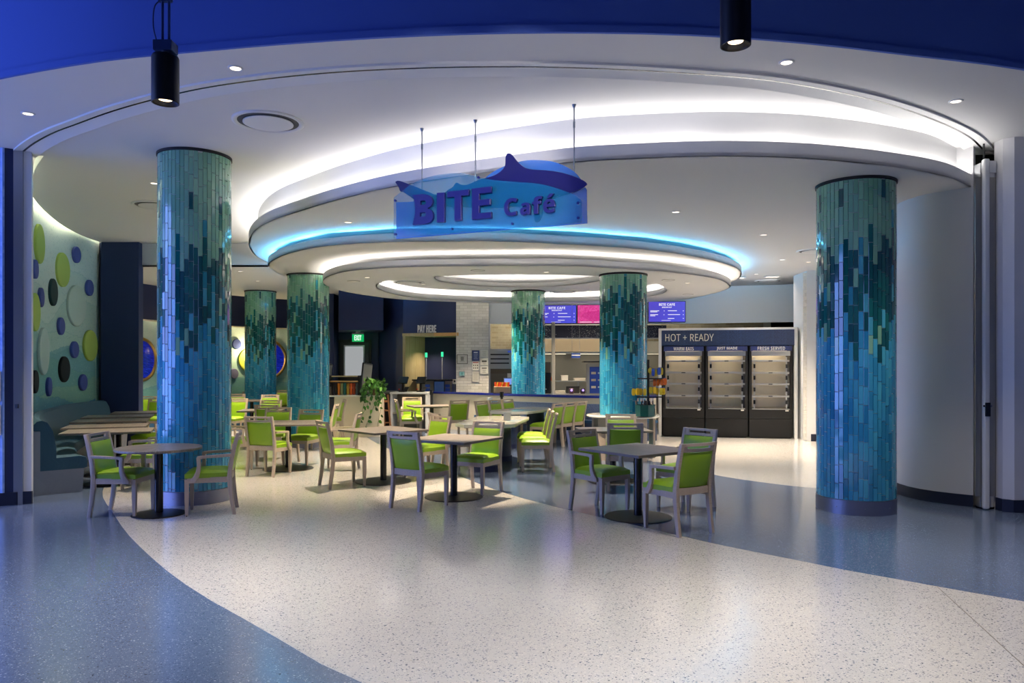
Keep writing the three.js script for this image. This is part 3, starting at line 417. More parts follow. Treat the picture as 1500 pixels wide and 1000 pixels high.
// ---- kitchen equipment
{
  const o = thing('kitchen_oven', 'tall stainless oven with black slots beside the middle column', 'oven', [-0.42, 0, -21.2]); part('body', box(0.7, 2.05, 0.7, 0.1, 1.025, 0, 0.01), std('#6b6459', 0.5, { metalness: 0.6 }), o); part('front_panel', box(0.68, 0.55, 0.02, 0.1, 1.86, 0.355), M.steel, o); for (const y of [1.98, 1.86, 1.74]) part('slot', box(0.56, 0.035, 0.01, 0.06, y, 0.368), M.black, o); part('control_display', box(0.1, 0.05, 0.012, 0.35, 2.06, 0.368), glow('#2f52c8', 0.6), o); part('door', box(0.66, 1.2, 0.02, 0.1, 0.85, 0.355), std('#77736b', 0.4, { metalness: 0.7 }), o); part('sticker', box(0.1, 0.12, 0.008, 0.34, 1.4, 0.37), M.paper, o);
  const p = thing('register_screen', 'blue lit register screen beside the middle column', 'screen', [-0.08, 0, -19.8], 0.15); part('stand', box(0.06, 1.1, 0.06, 0, 0.55, 0), M.black, p); part('foot', box(0.3, 0.03, 0.25, 0, 0.015, 0), M.black, p); part('screen_body', box(0.3, 0.22, 0.03).rotateX(-0.5).translate(0, 1.25, 0.02), M.blackGloss, p); part('display', box(0.26, 0.18, 0.004).rotateX(-0.5).translate(0, 1.256, 0.036), glow('#5d8ff0', 0.8), p);
  const c = thing('kitchen_prep_counter', 'stainless prep counter behind the half wall', 'counter', [2.4, 0, -20.1]); part('top', box(4.4, 0.04, 0.8, 0, 0.92, 0), M.steel, c); part('body', box(4.3, 0.9, 0.7, 0, 0.45, 0), M.steelBrushed, c); part('upper_shelf', box(4.2, 0.03, 0.35, 0, 1.25, -0.2), M.steel, c); for (const x of [-1.9, -0.6, 0.7, 2.0]) part('post', box(0.04, 0.3, 0.04, x, 1.09, -0.3), M.steel, c);
  const h = thing('kitchen_hood', 'beige stainless extraction hood over the cook line', 'hood', [2.6, 0, -22.4]); part('canopy', box(5.0, 0.42, 1.2, 0, 2.28, 0, 0.02), std('#c2ad8e', 0.45, { metalness: 0.25 }), h); part('lower_rail', box(5.0, 0.05, 1.22, 0, 2.05, 0.02), M.steel, h); for (const x of [-1.6, 0, 1.6]) { part('added_hood_light', box(1.2, 0.02, 0.1, x, 2.02, 0.1), glow('#ffeccc', 1.5), h); areaLight('#ffeccc', 14, 1.2, 0.1, [2.6 + x, 2.0, -22.3], [2.6 + x, 0, -22.5], [0, 0, 1]); } part('flue', box(5.0, 0.8, 0.6, 0, 2.9, -0.2), M.steelBrushed, h);  // light strips under the canopy are added to brighten the backsplash
  const pole = thing('grey_service_pole', 'grey vertical service pole beside the middle column', 'pole', [1.07, 0, -19.45]); part('pole', box(0.09, 2.8, 0.09, 0, 1.4, 0, 0.01), std('#8f8c86', 0.5), pole);
  const b = thing('coffee_machine', 'black coffee brewer next to the middle column', 'machine', [0.84, 0.94, -19.8]); part('body', box(0.36, 0.55, 0.4, 0, 0.275, 0, 0.02), M.blackGloss, b); part('hood', box(0.34, 0.36, 0.3).rotateX(-0.2).translate(0, 0.62, 0), M.black, b); part('brand_plate', box(0.12, 0.03, 0.005, 0, 0.12, 0.204), M.alu, b);
  const k = thing('order_kiosk', 'white order kiosk with a blue menu panel', 'kiosk', [2.18, 0.94, -19.5]); part('body', box(0.48, 0.78, 0.3, 0, 0.39, 0, 0.01), std('#a5a49f', 0.5), k); part('panel', box(0.36, 0.68, 0.012, 0, 0.36, 0.156), std('#1b47ae', 0.5), k); for (const y of [0.54, 0.36, 0.18]) { part('panel_picture', box(0.12, 0.06, 0.006, -0.08, y, 0.165), M.cream, k); part('panel_caption', box(0.1, 0.035, 0.006, 0.08, y, 0.165), M.paper, k); } part('canopy', box(0.75, 0.03, 0.5, 0.02, 0.83, 0.08), M.blackGloss, k); part('lamp_pole', rod([0.22, 0.85, 0.1], [0.22, 1.5, 0.1], 0.018), M.white, k); part('lamp_head', cyl(0.03, 0.04, 0.22, 0.22, 1.55, 0.1, 12), M.white, k);
  const s = thing('hanging_order_sign', 'small blue and white sign hanging over the prep counter', 'sign', [1.7, 1.94, -20.0]); part('board', box(0.24, 0.12, 0.02), std('#24449c', 0.5), s); part('white_strip', box(0.24, 0.025, 0.022, 0, 0.01, 0.001), M.paper, s); for (const x of [-0.1, 0.1]) part('wire', rod([x, 0.06, 0], [x, LOW - 1.94, 0], 0.004), M.alu, s);
  const items = [['stacked_tray', 0.3, 0.06, 0.26, '#c8c4ba'], ['orange_container', 0.16, 0.09, 0.14, '#d2541e'], ['black_bin', 0.34, 0.18, 0.25, '#16171a'], ['white_container', 0.18, 0.14, 0.16, '#d9d7d0'], ['steel_pan', 0.3, 0.1, 0.26, '#9a9994']];
  for (let i = 0; i < 19; i++) { const [n, w, hh, d, col] = items[(i * 2 + (i > 8 ? 1 : 0)) % 5], up = i > 8, kind = (i * 2 + (i > 8 ? 1 : 0)) % 5; const g = thing(n, ['stack of pale trays', 'orange food container', 'black storage bin', 'white food container', 'steel food pan'][kind] + (up ? ' on the kitchen upper shelf' : ' on the kitchen prep counter'), n.split('_')[1], [up ? 0.62 + (i - 9) * 0.4 : 1.25 + i * 0.36, up ? 1.266 : 0.941, up ? -20.3 : -19.95], 0, 'kitchen wares'); part('body', box(w, hh, d, 0, hh / 2, 0, 0.012), std(col, 0.5), g); part('rim', box(w + 0.02, 0.015, d + 0.02, 0, hh, 0), std(col, 0.35), g); }
  for (const [x, label] of [[1.55, 'left purple-lit card reader on the counter edge'], [1.85, 'right purple-lit card reader on the counter edge']]) { const g = thing('card_reader', label, 'reader', [x, 0.94, -19.6]); part('body', box(0.12, 0.14, 0.1, 0, 0.07, 0, 0.02), std('#46243c', 0.4), g); part('reader_light', new THREE.SphereGeometry(0.03, 12, 8).translate(0, 0.09, 0.05), glow('#b49bff', 1.6), g); }
  const u = thing('utensil_basket', 'wire basket of orange and yellow packets by the queue post', 'basket', [-0.25, 0.99, -18.75]); part('basket', box(0.42, 0.16, 0.2, 0, 0.08, 0, 0.01), std('#8a7a5e', 0.6), u); for (let i = 0; i < 9; i++) part('packet', box(0.05, 0.14, 0.03).rotateZ((rnd() - 0.5) * 0.8).translate(-0.16 + i * 0.04, 0.2, (rnd() - 0.5) * 0.08), std(['#e0521c', '#d8b02a', '#c23a1a'][i % 3], 0.5), u);
}

// ================================================================ HOT + READY FOOD CABINETS
const glassMat = phys('#ffffff', 0.03, { transmission: 1, thickness: 0 });
{
  const a = [3.49, 17.7], b = [6.46, 17.1], W = Math.hypot(b[0] - a[0], b[1] - a[1]), turn = Math.atan2(b[1] - a[1], b[0] - a[0]);
  const s = thing('hot_food_surround', 'white framed navy header reading HOT + READY around three cabinets', 'surround', [a[0], 0, -a[1]], turn);
  for (const x of [0, W]) part('side_frame', box(0.07, 2.52, 0.75, x, 1.26, -0.33), M.white, s);
  part('top_frame', box(W + 0.07, 0.05, 0.75, W / 2, 2.52, -0.33), M.white, s); part('header', box(W - 0.07, 0.36, 0.1, W / 2, 2.315, 0.0), M.mosaicHeader, s);
  part('lettering', textGeo('HOT + READY', 1.1, 0.17, 0.012, fontR).translate(0.12, 2.24, 0.05), std('#d9d6c8', 0.6), s); part('back_box', box(W - 0.07, 2.45, 0.04, W / 2, 1.225, -0.68), M.black, s);
  const cw = (W - 0.1) / 3, names = ['WARM EATS', 'JUST MADE', 'FRESH SERVED'], cabLabel = ['black heated cabinet under the sign WARM EATS', 'black heated cabinet under the sign JUST MADE', 'black heated cabinet under the sign FRESH SERVED'];
  for (let k = 0; k < 3; k++) {
    const lx = 0.05 + cw * (k + 0.5), wx = a[0] + lx * Math.cos(turn), wd = a[1] + lx * Math.sin(turn), c = thing('heated_food_cabinet', cabLabel[k], 'cabinet', [wx, 0, -wd], turn, 'heated food cabinets'); const w = cw - 0.03;
    part('lower_door', box(w, 0.42, 0.6, 0, 0.23, -0.33, 0.004), M.black, c); part('lower_panel', box(w, 0.21, 0.6, 0, 0.552, -0.33, 0.004), M.black, c); part('foot', box(w - 0.06, 0.03, 0.5, 0, 0.012, -0.33), M.black, c);
    for (const sd of [-1, 1]) { part('side_post', box(0.06, 1.36, 0.6, sd * (w / 2 - 0.03), 1.34, -0.33), M.black, c); const rail = part('shelf_rail', box(0.03, 1.2, 0.02, sd * (w / 2 - 0.12), 1.27, -0.1), M.alu, c); for (const y of [0.83, 1.12, 1.39, 1.66]) part('bracket', box(0.04, 0.09, 0.05, sd * (w / 2 - 0.12), y, -0.08), M.blackGloss, rail); }
    part('steel_back', box(w - 0.12, 1.36, 0.015, 0, 1.34, -0.6), std('#b8b09c', 0.35, { metalness: 0.55 }), c); part('steel_floor', box(w - 0.12, 0.02, 0.56, 0, 0.67, -0.32), M.steel, c); part('steel_valance', box(w - 0.1, 0.11, 0.03, 0, 1.95, -0.03), M.steel, c); part('top', box(w, 0.1, 0.6, 0, 2.07, -0.33), M.black, c);
    for (const y of [0.966, 1.245, 1.505, 1.78]) { part('shelf', box(w - 0.13, 0.008, 0.48, 0, y, -0.33), glassMat, c); const e = part('shelf_edge', box(w - 0.1, 0.045, 0.02, 0, y, -0.075, 0.004), M.steel, c); part('price_clip', box(0.09, 0.02, 0.006, 0, y, -0.062), M.black, e); part('glass_flap', box(w - 0.14, 0.2, 0.004).rotateX(-0.1).translate(0, y - 0.135, -0.06), glassMat, c); }
    const sg = part('sign_strip', box(w - 0.04, 0.11, 0.02, 0, 2.065, 0.05), std('#24346e', 0.5), c); part('sign_lettering', textGeo(names[k], [0.46, 0.46, 0.6][k], 0.08, 0.006, font).translate(-[0.23, 0.23, 0.3][k], 2.025, 0.0605), std('#e8e6de', 0.6), sg); part('tag', box(0.07, 0.03, 0.006, w / 2 - 0.12, 0.64, -0.02), M.paper, c);
    areaLight('#ffe9c8', 52, w - 0.2, 0.04, [wx, 1.985, -(wd + 0.12)], [wx, 0.5, -(wd + 0.45)], [0, 0, 1]); part('cabinet_light', box(w - 0.2, 0.02, 0.04, 0, 2.005, -0.18), glow('#ffe9c8', 1.0), c);
  }
  const pier = struct('wall_right', plate([[6.52, 16.6], [6.92, 16.5], [7.3, 17.4], [6.6, 17.6]], 0, LOW), M.white, 'white pier beside the hot food cabinets');
  mesh('baseboard', plate([[6.6, 16.56], [6.93, 16.48], [6.95, 16.52], [6.6, 16.62]], 0, 0.16), M.navyBase, pier); mesh('door_casing', plate([[6.92, 16.48], [7.02, 16.44], [7.04, 16.5], [6.94, 16.54]], 0, 2.5), M.wallWhite, pier); tileWall(pier, 0, 0.1, 0.02, LOW, 0, tileWhite, { w: 0.1, stuff: true }); pier.children[pier.children.length - 1].position.set(6.44, 0, -16.62);
}

// ================================================================ TILED COLUMNS
const R = 0.415, STAVES = 52, TH = 0.206;
const tileGeo = (() => { const w = 0.0472, h = 0.2005, d = 0.011, c = 0.0022, b = [[-w / 2, -h / 2], [w / 2, -h / 2], [w / 2, h / 2], [-w / 2, h / 2]], f = b.map(([x, y]) => [x - Math.sign(x) * c, y - Math.sign(y) * c]); const p = [], q = (A, B, C, D) => p.push(...A, ...B, ...C, ...A, ...C, ...D); const z = (l, k) => l.map(([x, y]) => [x, y, k]); const B0 = z(b, 0), B1 = z(b, d - c), F1 = z(f, d); q(F1[0], F1[1], F1[2], F1[3]); for (let i = 0; i < 4; i++) { const j = (i + 1) % 4; q(B1[i], B1[j], F1[j], F1[i]); q(B0[i], B0[j], B1[j], B1[i]); } const g = new THREE.BufferGeometry(); g.setAttribute('position', new THREE.Float32BufferAttribute(p, 3)); g.computeVertexNormals(); return g; })();
const PAL = { sage: ['#7ab394', '#70a98b', '#83bb9c', '#74ad97'], dark: ['#0f5f5e', '#0c5458', '#156a66', '#0e4f56'], mid: ['#2f8fa3', '#4aa6bb'], sea: ['#3ea2c4', '#4aaecb', '#389abf', '#45a8ce', '#3a9ec6'], deep: ['#2f8fb8', '#2886b2'] };
const glaze = {}; for (const [k, l] of Object.entries(PAL)) glaze[k] = l.map((c) => phys(c, 0.1, { clearcoat: 0.7, clearcoatRoughness: 0.04, side: THREE.DoubleSide }));
const glazeMerged = phys('#ffffff', 0.1, { vertexColors: true, clearcoat: 0.7, clearcoatRoughness: 0.04, side: THREE.DoubleSide });
// one pattern of tile colours shared by all columns: sage above, dark teal fingers, sea blue below
const staveInfo = Array.from({ length: STAVES }, () => ({ up: 2.74 + rnd() * 0.42 + (rnd() < 0.15 ? 0.2 : 0), dn: 1.78 + rnd() * 0.5 - (rnd() < 0.12 ? 0.2 : 0), ph: rnd() }));
function kindAt(s, y, r) { const i = staveInfo[s]; if (y > i.up) return y < i.up + 0.62 && y > i.up + 0.22 && r < 0.07 ? 'dark' : 'sage'; if (y > i.dn) return r < 0.1 ? 'sage' : r < 0.26 ? 'mid' : 'dark'; return y > i.dn - 0.5 && r < 0.06 ? 'dark' : r < 0.3 ? 'deep' : 'sea'; }
const pick = Array.from({ length: STAVES }, () => Array.from({ length: 22 }, () => [rnd(), rnd(), rnd(), rnd()]));
function column(X, D, top, singles, label) {
  const c = thing('tiled_column', label, 'column', [X, 0, -D], 0, 'tiled columns'); const y0 = 0.16;
  part('core', cyl(R, R, top - 0.02, 0, top / 2, 0, 52), M.grout, c); part('plinth', cyl(R + 0.016, R + 0.016, y0, 0, y0 / 2, 0, 52), M.plinth, c); for (const a of [-0.9, -0.2, 0.5]) part('screw', new THREE.SphereGeometry(0.006, 8, 6).translate(Math.sin(a) * (R + 0.016), 0.08, Math.cos(a) * (R + 0.016)), M.steel, c); part('shadow_ring', cyl(R + 0.022, R + 0.022, 0.03, 0, top - 0.016, 0, 52), M.black, c);  // black ring at the top paints in the shadow line below the ceiling
  const list = [], toCam = Math.atan2(-X, D);
  for (let s = 0; s < STAVES; s++) { const ang = (s + 0.5) / STAVES * 2 * Math.PI; let y = y0 + 0.004 - staveInfo[s].ph * TH, k = 0; for (; y < top - 0.03; y += TH, k++) { const lo = Math.max(y, y0 + 0.004), hi = Math.min(y + TH, top - 0.032); if (hi - lo < 0.02) continue; const q = pick[s][Math.min(k, 21)]; list.push({ ang, y: (lo + hi) / 2, sc: (hi - lo - 0.0055) / 0.2005, kind: kindAt(s, (lo + hi) / 2, q[0]), v: q[1], t: (q[2] - 0.5) * 0.03, t2: (q[3] - 0.5) * 0.012, face: Math.cos(ang - toCam) }); } }
  list.sort((a, b) => b.face - a.face); const rest = [], cols = [];
  list.forEach((t, i) => {
    const set = PAL[t.kind], ci = Math.floor(t.v * set.length), px = Math.sin(t.ang) * R, pz = Math.cos(t.ang) * R;
    if (i < singles) { const m = mesh('tile', tileGeo, glaze[t.kind][ci], c); m.position.set(px, t.y, pz); m.rotation.set(t.t2, t.ang + t.t, 0, 'YXZ'); m.scale.y = t.sc; }
    else { const g = tileGeo.clone().scale(1, t.sc, 1).rotateX(t.t2).rotateY(t.ang + t.t).translate(px, t.y, pz); rest.push(g); const col = new THREE.Color(set[ci]); for (let n = 0; n < g.attributes.position.count; n++) cols.push(col.r, col.g, col.b); }
  });
  if (rest.length) { const g = mergeGeometries(rest); g.setAttribute('color', new THREE.Float32BufferAttribute(cols, 3)); const m = mesh('tiles', g, glazeMerged, c); m.userData.kind = 'stuff'; }
  return c;
}
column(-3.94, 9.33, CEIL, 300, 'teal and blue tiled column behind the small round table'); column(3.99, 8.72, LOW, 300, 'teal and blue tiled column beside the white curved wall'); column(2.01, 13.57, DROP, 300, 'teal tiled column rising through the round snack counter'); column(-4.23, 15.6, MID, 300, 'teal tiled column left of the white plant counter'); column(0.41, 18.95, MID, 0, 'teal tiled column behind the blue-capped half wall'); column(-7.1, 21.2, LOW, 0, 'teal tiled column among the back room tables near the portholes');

// ================================================================ HANGING SHARK SIGN
{
  const A = [-1.02, 8.155], B = [0.59, 7.4], dx = B[0] - A[0], dd = B[1] - A[1], L = Math.hypot(dx, dd), ux = dx / L, ud = dd / L;
  const uv = (zx, zy) => { const px = 560 + zx / 4.547, py = 140 + zy / 4.547, t = (px - 750) / F; const s = (t * A[1] - A[0]) / (ux - t * ud), D = A[1] + s * ud; return [s, EYE + (HORIZON - py) / F * D]; };
  const g = thing('shark_cafe_sign', 'hanging blue acrylic sign with a shark reading BITE Café', 'sign', [A[0], 0, -A[1]], Math.atan2(ud, ux));
  const acr = (c, o) => phys(c, 0.12, { transparent: true, opacity: o, clearcoat: 0.4 });
  const smooth = (pts, n = 10) => new THREE.CatmullRomCurve3(pts.map(([x, y]) => V3(x, y, 0)), false, 'centripetal').getPoints(pts.length * n).map((p) => [p.x, p.y]);
  const back = [[80, 951], [80, 706], ...smooth([[430, 690], [640, 580], [700, 520], [800, 465], [900, 434], [1000, 422], [1150, 440], [1280, 510], [1352, 620]]), [1356, 846]].map(([x, y]) => uv(x, y));
  const front = [[90, 950], [90, 685], ...smooth([[110, 668], [230, 582], [350, 540], [510, 522], [620, 540], [740, 566], [900, 580], [1060, 594], [1200, 632], [1300, 672]]), [1338, 700], [1338, 850]].map(([x, y]) => uv(x, y));
  part('back_wave_panel', extrude(back, 0.012).translate(0, 0, -0.05), acr('#3c84e6', 0.62), g); part('front_wave_panel', extrude(front, 0.012).translate(0, 0, 0.03), acr('#1f90cc', 0.28), g);
  const shark = smooth([[88, 575], [105, 568], [200, 600], [300, 640], [360, 661], [420, 645], [440, 628], [470, 612], [488, 585], [500, 582], [520, 592], [560, 596], [650, 560], [740, 535], [790, 505], [818, 470], [824, 405], [836, 386], [855, 388], [900, 440], [940, 475], [985, 491], [1100, 500], [1200, 516], [1300, 548], [1355, 578], [1362, 592], [1340, 612], [1275, 640], [1160, 672], [1085, 715], [1045, 832], [1022, 840], [1008, 770], [960, 735], [880, 735], [800, 748], [650, 748], [505, 744], [496, 768], [482, 768], [468, 744], [400, 735], [250, 735], [222, 700], [140, 642], [122, 637], [112, 612]], 5).map(([x, y]) => uv(x, y));
  part('shark', extrude(shark, 0.015, 0.002).translate(0, 0, -0.012), phys('#1b1d68', 0.3, { clearcoat: 0.4 }), g);
  const letterMat = std('#1b1e74', 0.35), z0 = 0.045, dep = 0.03;
  const letter = (name, str, x0, y1, x1, y0, f) => { const [a, b] = uv(x0, y1), [c] = uv(x1, y1), [, top] = uv((x0 + x1) / 2, y0); const [, bot] = uv((x0 + x1) / 2, y1); void b; part(name, textGeo(str, c - a, top - bot, dep, f, 0.003).translate(a, bot, z0), letterMat, g); };
  { // the B carries bite marks on its left edge
    const jag = []; for (let i = 0; i <= 22; i++) { const t = i / 22; jag.push([228 + 26 * Math.sin(Math.PI * t) * 0.6 + (i % 2 ? 7 : -3) - 2 * t, 676 + t * 186]); }
    const outer = [...jag, ...smooth([[225, 866], [300, 862], [340, 850], [360, 825], [360, 790], [345, 768], [325, 760], [345, 745], [358, 720], [352, 690], [330, 672], [290, 665]], 4), [228, 672]].map(([x, y]) => uv(x, y));
    const hole = (l) => l.map(([x, y]) => uv(x, y)); part('letter_b', extrude(outer, dep, 0.002, [hole([[277, 708], [310, 706], [318, 720], [310, 736], [277, 738]]), hole([[275, 786], [310, 784], [320, 798], [310, 812], [275, 814]])]).translate(0, 0, z0), letterMat, g);
  }
  { const q = [[388, 851], [437, 849], [437, 655], [388, 658]].map(([x, y]) => uv(x, y)); part('letter_i', extrude(q, dep, 0.002).translate(0, 0, z0), letterMat, g); } letter('letter_t', 'T', 456, 840, 600, 642, font); letter('letter_e', 'E', 620, 829, 748, 622, font);
  letter('letter_c', 'C', 832, 810, 920, 692, font); letter('letter_a', 'a', 938, 803, 1006, 722, font); letter('letter_f', 'f', 1016, 796, 1086, 680, font); letter('letter_e_acute', 'é', 1090, 790, 1170, 664, font);
  for (const [x, y] of [[103, 705], [105, 928], [480, 892], [880, 858], [1316, 722], [1316, 820], [656, 552]]) { const [s, h] = uv(x, y); part('standoff_bolt', cyl(0.013, 0.013, 0.02, 0, 0, 0, 12).rotateX(Math.PI / 2).translate(s, h, 0.048), letterMat, g); }
  for (const [x, y, z] of [[240, 580, -0.075], [598, 560, -0.075], [1260, 494, -0.075]]) { const [s, h] = uv(x, y); const r = part('hanger_rod', rod([s, h - 0.2, z], [s, CEIL, z], 0.007), M.rodMetal, g); part('ceiling_cup', cyl(0.022, 0.012, 0.03, s, CEIL - 0.015, z, 14), M.rodMetal, r); part('turnbuckle', cyl(0.011, 0.011, 0.06, s, CEIL - 0.2, z, 10), M.rodMetal, r); }
}

// ================================================================ CEILING FITTINGS
function downlight(px, py, up, warm, cd, ang, label) {
  const [X, D] = plan(px, py, up), t = thing('recessed_downlight', label, 'downlight', [X, up, -D], 0, 'recessed downlights'); part('trim_ring', new THREE.TorusGeometry(0.055, 0.011, 8, 28).rotateX(Math.PI / 2), M.white, t); part('lens_light', cyl(0.045, 0.045, 0.008, 0, -0.001, 0, 20), glow(warm, 3), t);
  if (cd) spot(warm, cd, [X, up - 0.02, -D], [X, 0, -D], ang, 0.7, 2.5);
}
const WARM = '#ffe6c6', NEUT = '#fff0de', COOL = '#e8efff';
for (const [x, y] of [[41, 166], [345, 99.5], [1152, 91], [1400, 148]]) downlight(x, y, CEIL, NEUT, LIGHT.can * 0.5, 0.6, 'recessed downlight in the ceiling outside the folding door track');
downlight(226, 268, CEIL, WARM, LIGHT.can, 0.7, 'recessed downlight near the first left column');
for (const [x, y] of [[990, 310], [1118.5, 343.5], [1146, 380], [1108, 401]]) downlight(x, y, LOW, NEUT, LIGHT.can, 0.7, 'recessed downlight in the lower ceiling toward the hot food cabinets'); downlight(352, 397, LOW, WARM, LIGHT.canWarm, 0.75, 'recessed downlight over the back room');
for (const [x, y] of [[538, 406], [800, 398], [1007, 414]]) downlight(x, y, DROP, WARM, LIGHT.canWarm, 0.75, 'recessed downlight in the lowest ceiling ring'); for (const [x, y] of [[620, 416], [716, 424], [862, 426]]) downlight(x, y, MID, WARM, LIGHT.canWarm, 0.75, 'recessed downlight inside the round ceiling opening');
for (const [X, D, up] of [[-6.3, 18.6, LOW], [-8.2, 18.6, LOW], [4.6, 15.6, LOW], [6.0, 15.2, LOW], [-2.4, 11.0, LOW]]) downlight(750 + X / D * F, HORIZON - (up - EYE) * F / D, up, WARM, LIGHT.canWarm * 0.8, 0.7, 'added recessed downlight over the dining tables and hot food cabinets');  // extra downlights, added to brighten the tables and cabinet fronts
{ const X = -0.55, D = 10.7; downlight(750 + X / D * F, HORIZON - (LOW - EYE) * F / D, LOW, WARM, 0, 0, 'recessed downlight over the bright square table'); spot(WARM, LIGHT.tableSpot, [X, LOW - 0.02, -D], [-0.62, 0, -10.0], 0.33, 0.25, 1); }
for (const [X, D] of [[0.8, 21.6], [2.6, 21.6], [4.4, 21.3]]) { const k = thing('kitchen_ceiling_light', 'square panel light in the kitchen ceiling', 'light', [X, LOW - 0.02, -D], 0, 'kitchen panel lights'); part('frame', box(0.62, 0.03, 0.62), M.white, k); part('diffuser_light', box(0.56, 0.01, 0.56, 0, -0.016, 0), glow('#fff2dc', 2), k); areaLight('#fff2dc', 48, 0.56, 0.56, [X, LOW - 0.05, -D], [X, 0, -D], [0, 0, 1]); }
function diffuser(px, py, up, r, label) {
  const [X, D] = plan(px, py, up), t = thing('round_air_diffuser', label, 'vent', [X, up, -D]); part('outer_ring', new THREE.LatheGeometry([[r, 0.0], [r, -0.012], [r * 0.93, -0.022], [r * 0.86, -0.012], [r * 0.84, -0.002]].map(([a, b]) => new THREE.Vector2(a, b)), 48), M.white, t); part('throat', cyl(r * 0.85, r * 0.85, 0.006, 0, -0.004, 0, 40), std('#55585c', 0.8), t); part('centre_plate', new THREE.LatheGeometry([[0.001, -0.03], [r * 0.66, -0.03], [r * 0.7, -0.024], [r * 0.7, -0.016], [0.001, -0.016]].map(([a, b]) => new THREE.Vector2(a, b)), 40), M.white, t);
}
diffuser(393, 178, CEIL, 0.37, 'large round air diffuser in the ceiling before the left column'); diffuser(226, 300, CEIL, 0.34, 'round air diffuser half hidden behind the left column'); diffuser(1126, 411, LOW, 0.33, 'round air diffuser in the ceiling before the pale header wall'); diffuser(1192, 367, LOW, 0.3, 'round air diffuser beside the right column'); diffuser(598, 413, MID, 0.36, 'round air diffuser inside the round ceiling opening'); diffuser(826, 427, MID, 0.36, 'round air diffuser inside the opening near the middle column');
for (const [x, y, label] of [[518, 411.5, 'flush round speaker grille at the left of the lowest ring'], [700, 396, 'flush round speaker grille at the front of the lowest ring'], [979, 410, 'flush round speaker grille right of the snack column'], [1008, 431, 'flush round speaker grille near the menu screen']]) { const [X, D] = plan(x, y, DROP), t = thing('ceiling_speaker', label, 'speaker', [X, DROP, -D]); part('rim', new THREE.TorusGeometry(0.12, 0.007, 6, 32).rotateX(Math.PI / 2), std('#8f9092', 0.6), t); part('grille', cyl(0.115, 0.115, 0.004, 0, -0.001, 0, 28), M.ceiling, t); }
// black cylinder pendants of the corridor: two in view, the rest added out of frame to light the floor
function pendant(X, D, bottom, r, h, label, tilt = 0) {
  const t = thing('cylinder_pendant_light', label, 'pendant light', [X, bottom, -D], 0, 'black cylinder pendants'); part('cylinder', new THREE.LatheGeometry([[r * 0.86, 0.06], [r * 0.9, 0], [r, 0], [r, h], [r * 0.93, h + 0.015], [0.001, h + 0.015]].map(([a, b]) => new THREE.Vector2(a, b)), 36), std('#0b0d14', 0.4, { side: THREE.DoubleSide }), t); part('reflector', new THREE.LatheGeometry([[r * 0.87, 0.008], [r * 0.6, 0.026], [r * 0.5, 0.03]].map(([a, b]) => new THREE.Vector2(a, b)), 30), std('#1a1b1f', 0.3, { side: THREE.DoubleSide }), t); part('lamp_light', cyl(r * 0.5, r * 0.5, 0.01, 0, 0.03, 0, 20), glow('#ffdfb5', 4), t);
  part('junction_box', box(0.13, 0.07, 0.11, 0, h + 0.075, 0, 0.006), std('#20386e', 0.5), t); part('neck', cyl(0.03, 0.03, 0.05, 0, h + 0.03, 0, 12), M.alu, t); for (const x of [-0.02, 0.025]) part('conduit', rod([x, h + 0.1, 0], [x, 6.5 - bottom, 0], 0.009), std('#24407e', 0.5), t); part('cable', new THREE.TubeGeometry(new THREE.CatmullRomCurve3([V3(-0.05, h + 0.1, 0.02), V3(-0.075, h + 0.22, 0.02), V3(-0.06, h + 0.36, 0.02), V3(-0.02, h + 0.4, 0.01)]), 16, 0.005, 6), std('#24407e', 0.5), t); part('clamp', box(0.09, 0.02, 0.03, 0, h + 0.4, 0), std('#24407e', 0.5), t);
  spot('#fff6ec', LIGHT.pendant, [X, bottom + 0.01, -D], [X + tilt, 0, -D], 0.72, 0.8, 3);
}
pendant(-2.4, 5.2, EYE + (HORIZON - 151) / F * 5.2, 0.09, 0.31, 'black cylinder pendant with a visible junction box before the bulkhead'); pendant(1.31, 4.4, EYE + (HORIZON - 67) / F * 4.4, 0.088, 0.4, 'black cylinder pendant cut off by the top of the picture, right of the shark sign');
function signSpot(X, D) { const t = thing('sign_spotlight', 'black spotlight on the corridor ceiling aimed at the shark sign', 'spotlight', [X, 4.26, -D], 0, 'sign spotlights'); part('stem', rod([0, 0.1, 0], [0, 2.24, 0], 0.015), M.black, t); part('yoke', box(0.2, 0.03, 0.03, 0, 0.1, 0), M.black, t); part('can', cyl(0.08, 0.08, 0.25).rotateX(1.42), M.black, t); part('lens_light', cyl(0.06, 0.06, 0.01, 0, -0.13, 0, 20).rotateX(1.42), glow('#fff1e0', 3), t); spot('#fff4e8', LIGHT.signSpot, [X, 4.2, -(D + 0.2)], [-0.22, 3.36, -7.77], 0.185, 0.4, 2); }
signSpot(-1.4, 2.2); signSpot(0.6, 2.0);
for (const [X, D] of [[-6.2, 4.6], [5.2, 4.6], [-1.0, 1.6], [2.4, 1.4]]) pendant(X, D, 4.1, 0.09, 0.31, 'added unseen black cylinder pendant over the open corridor floor');  // out-of-frame pendants added for even light on the corridor floor

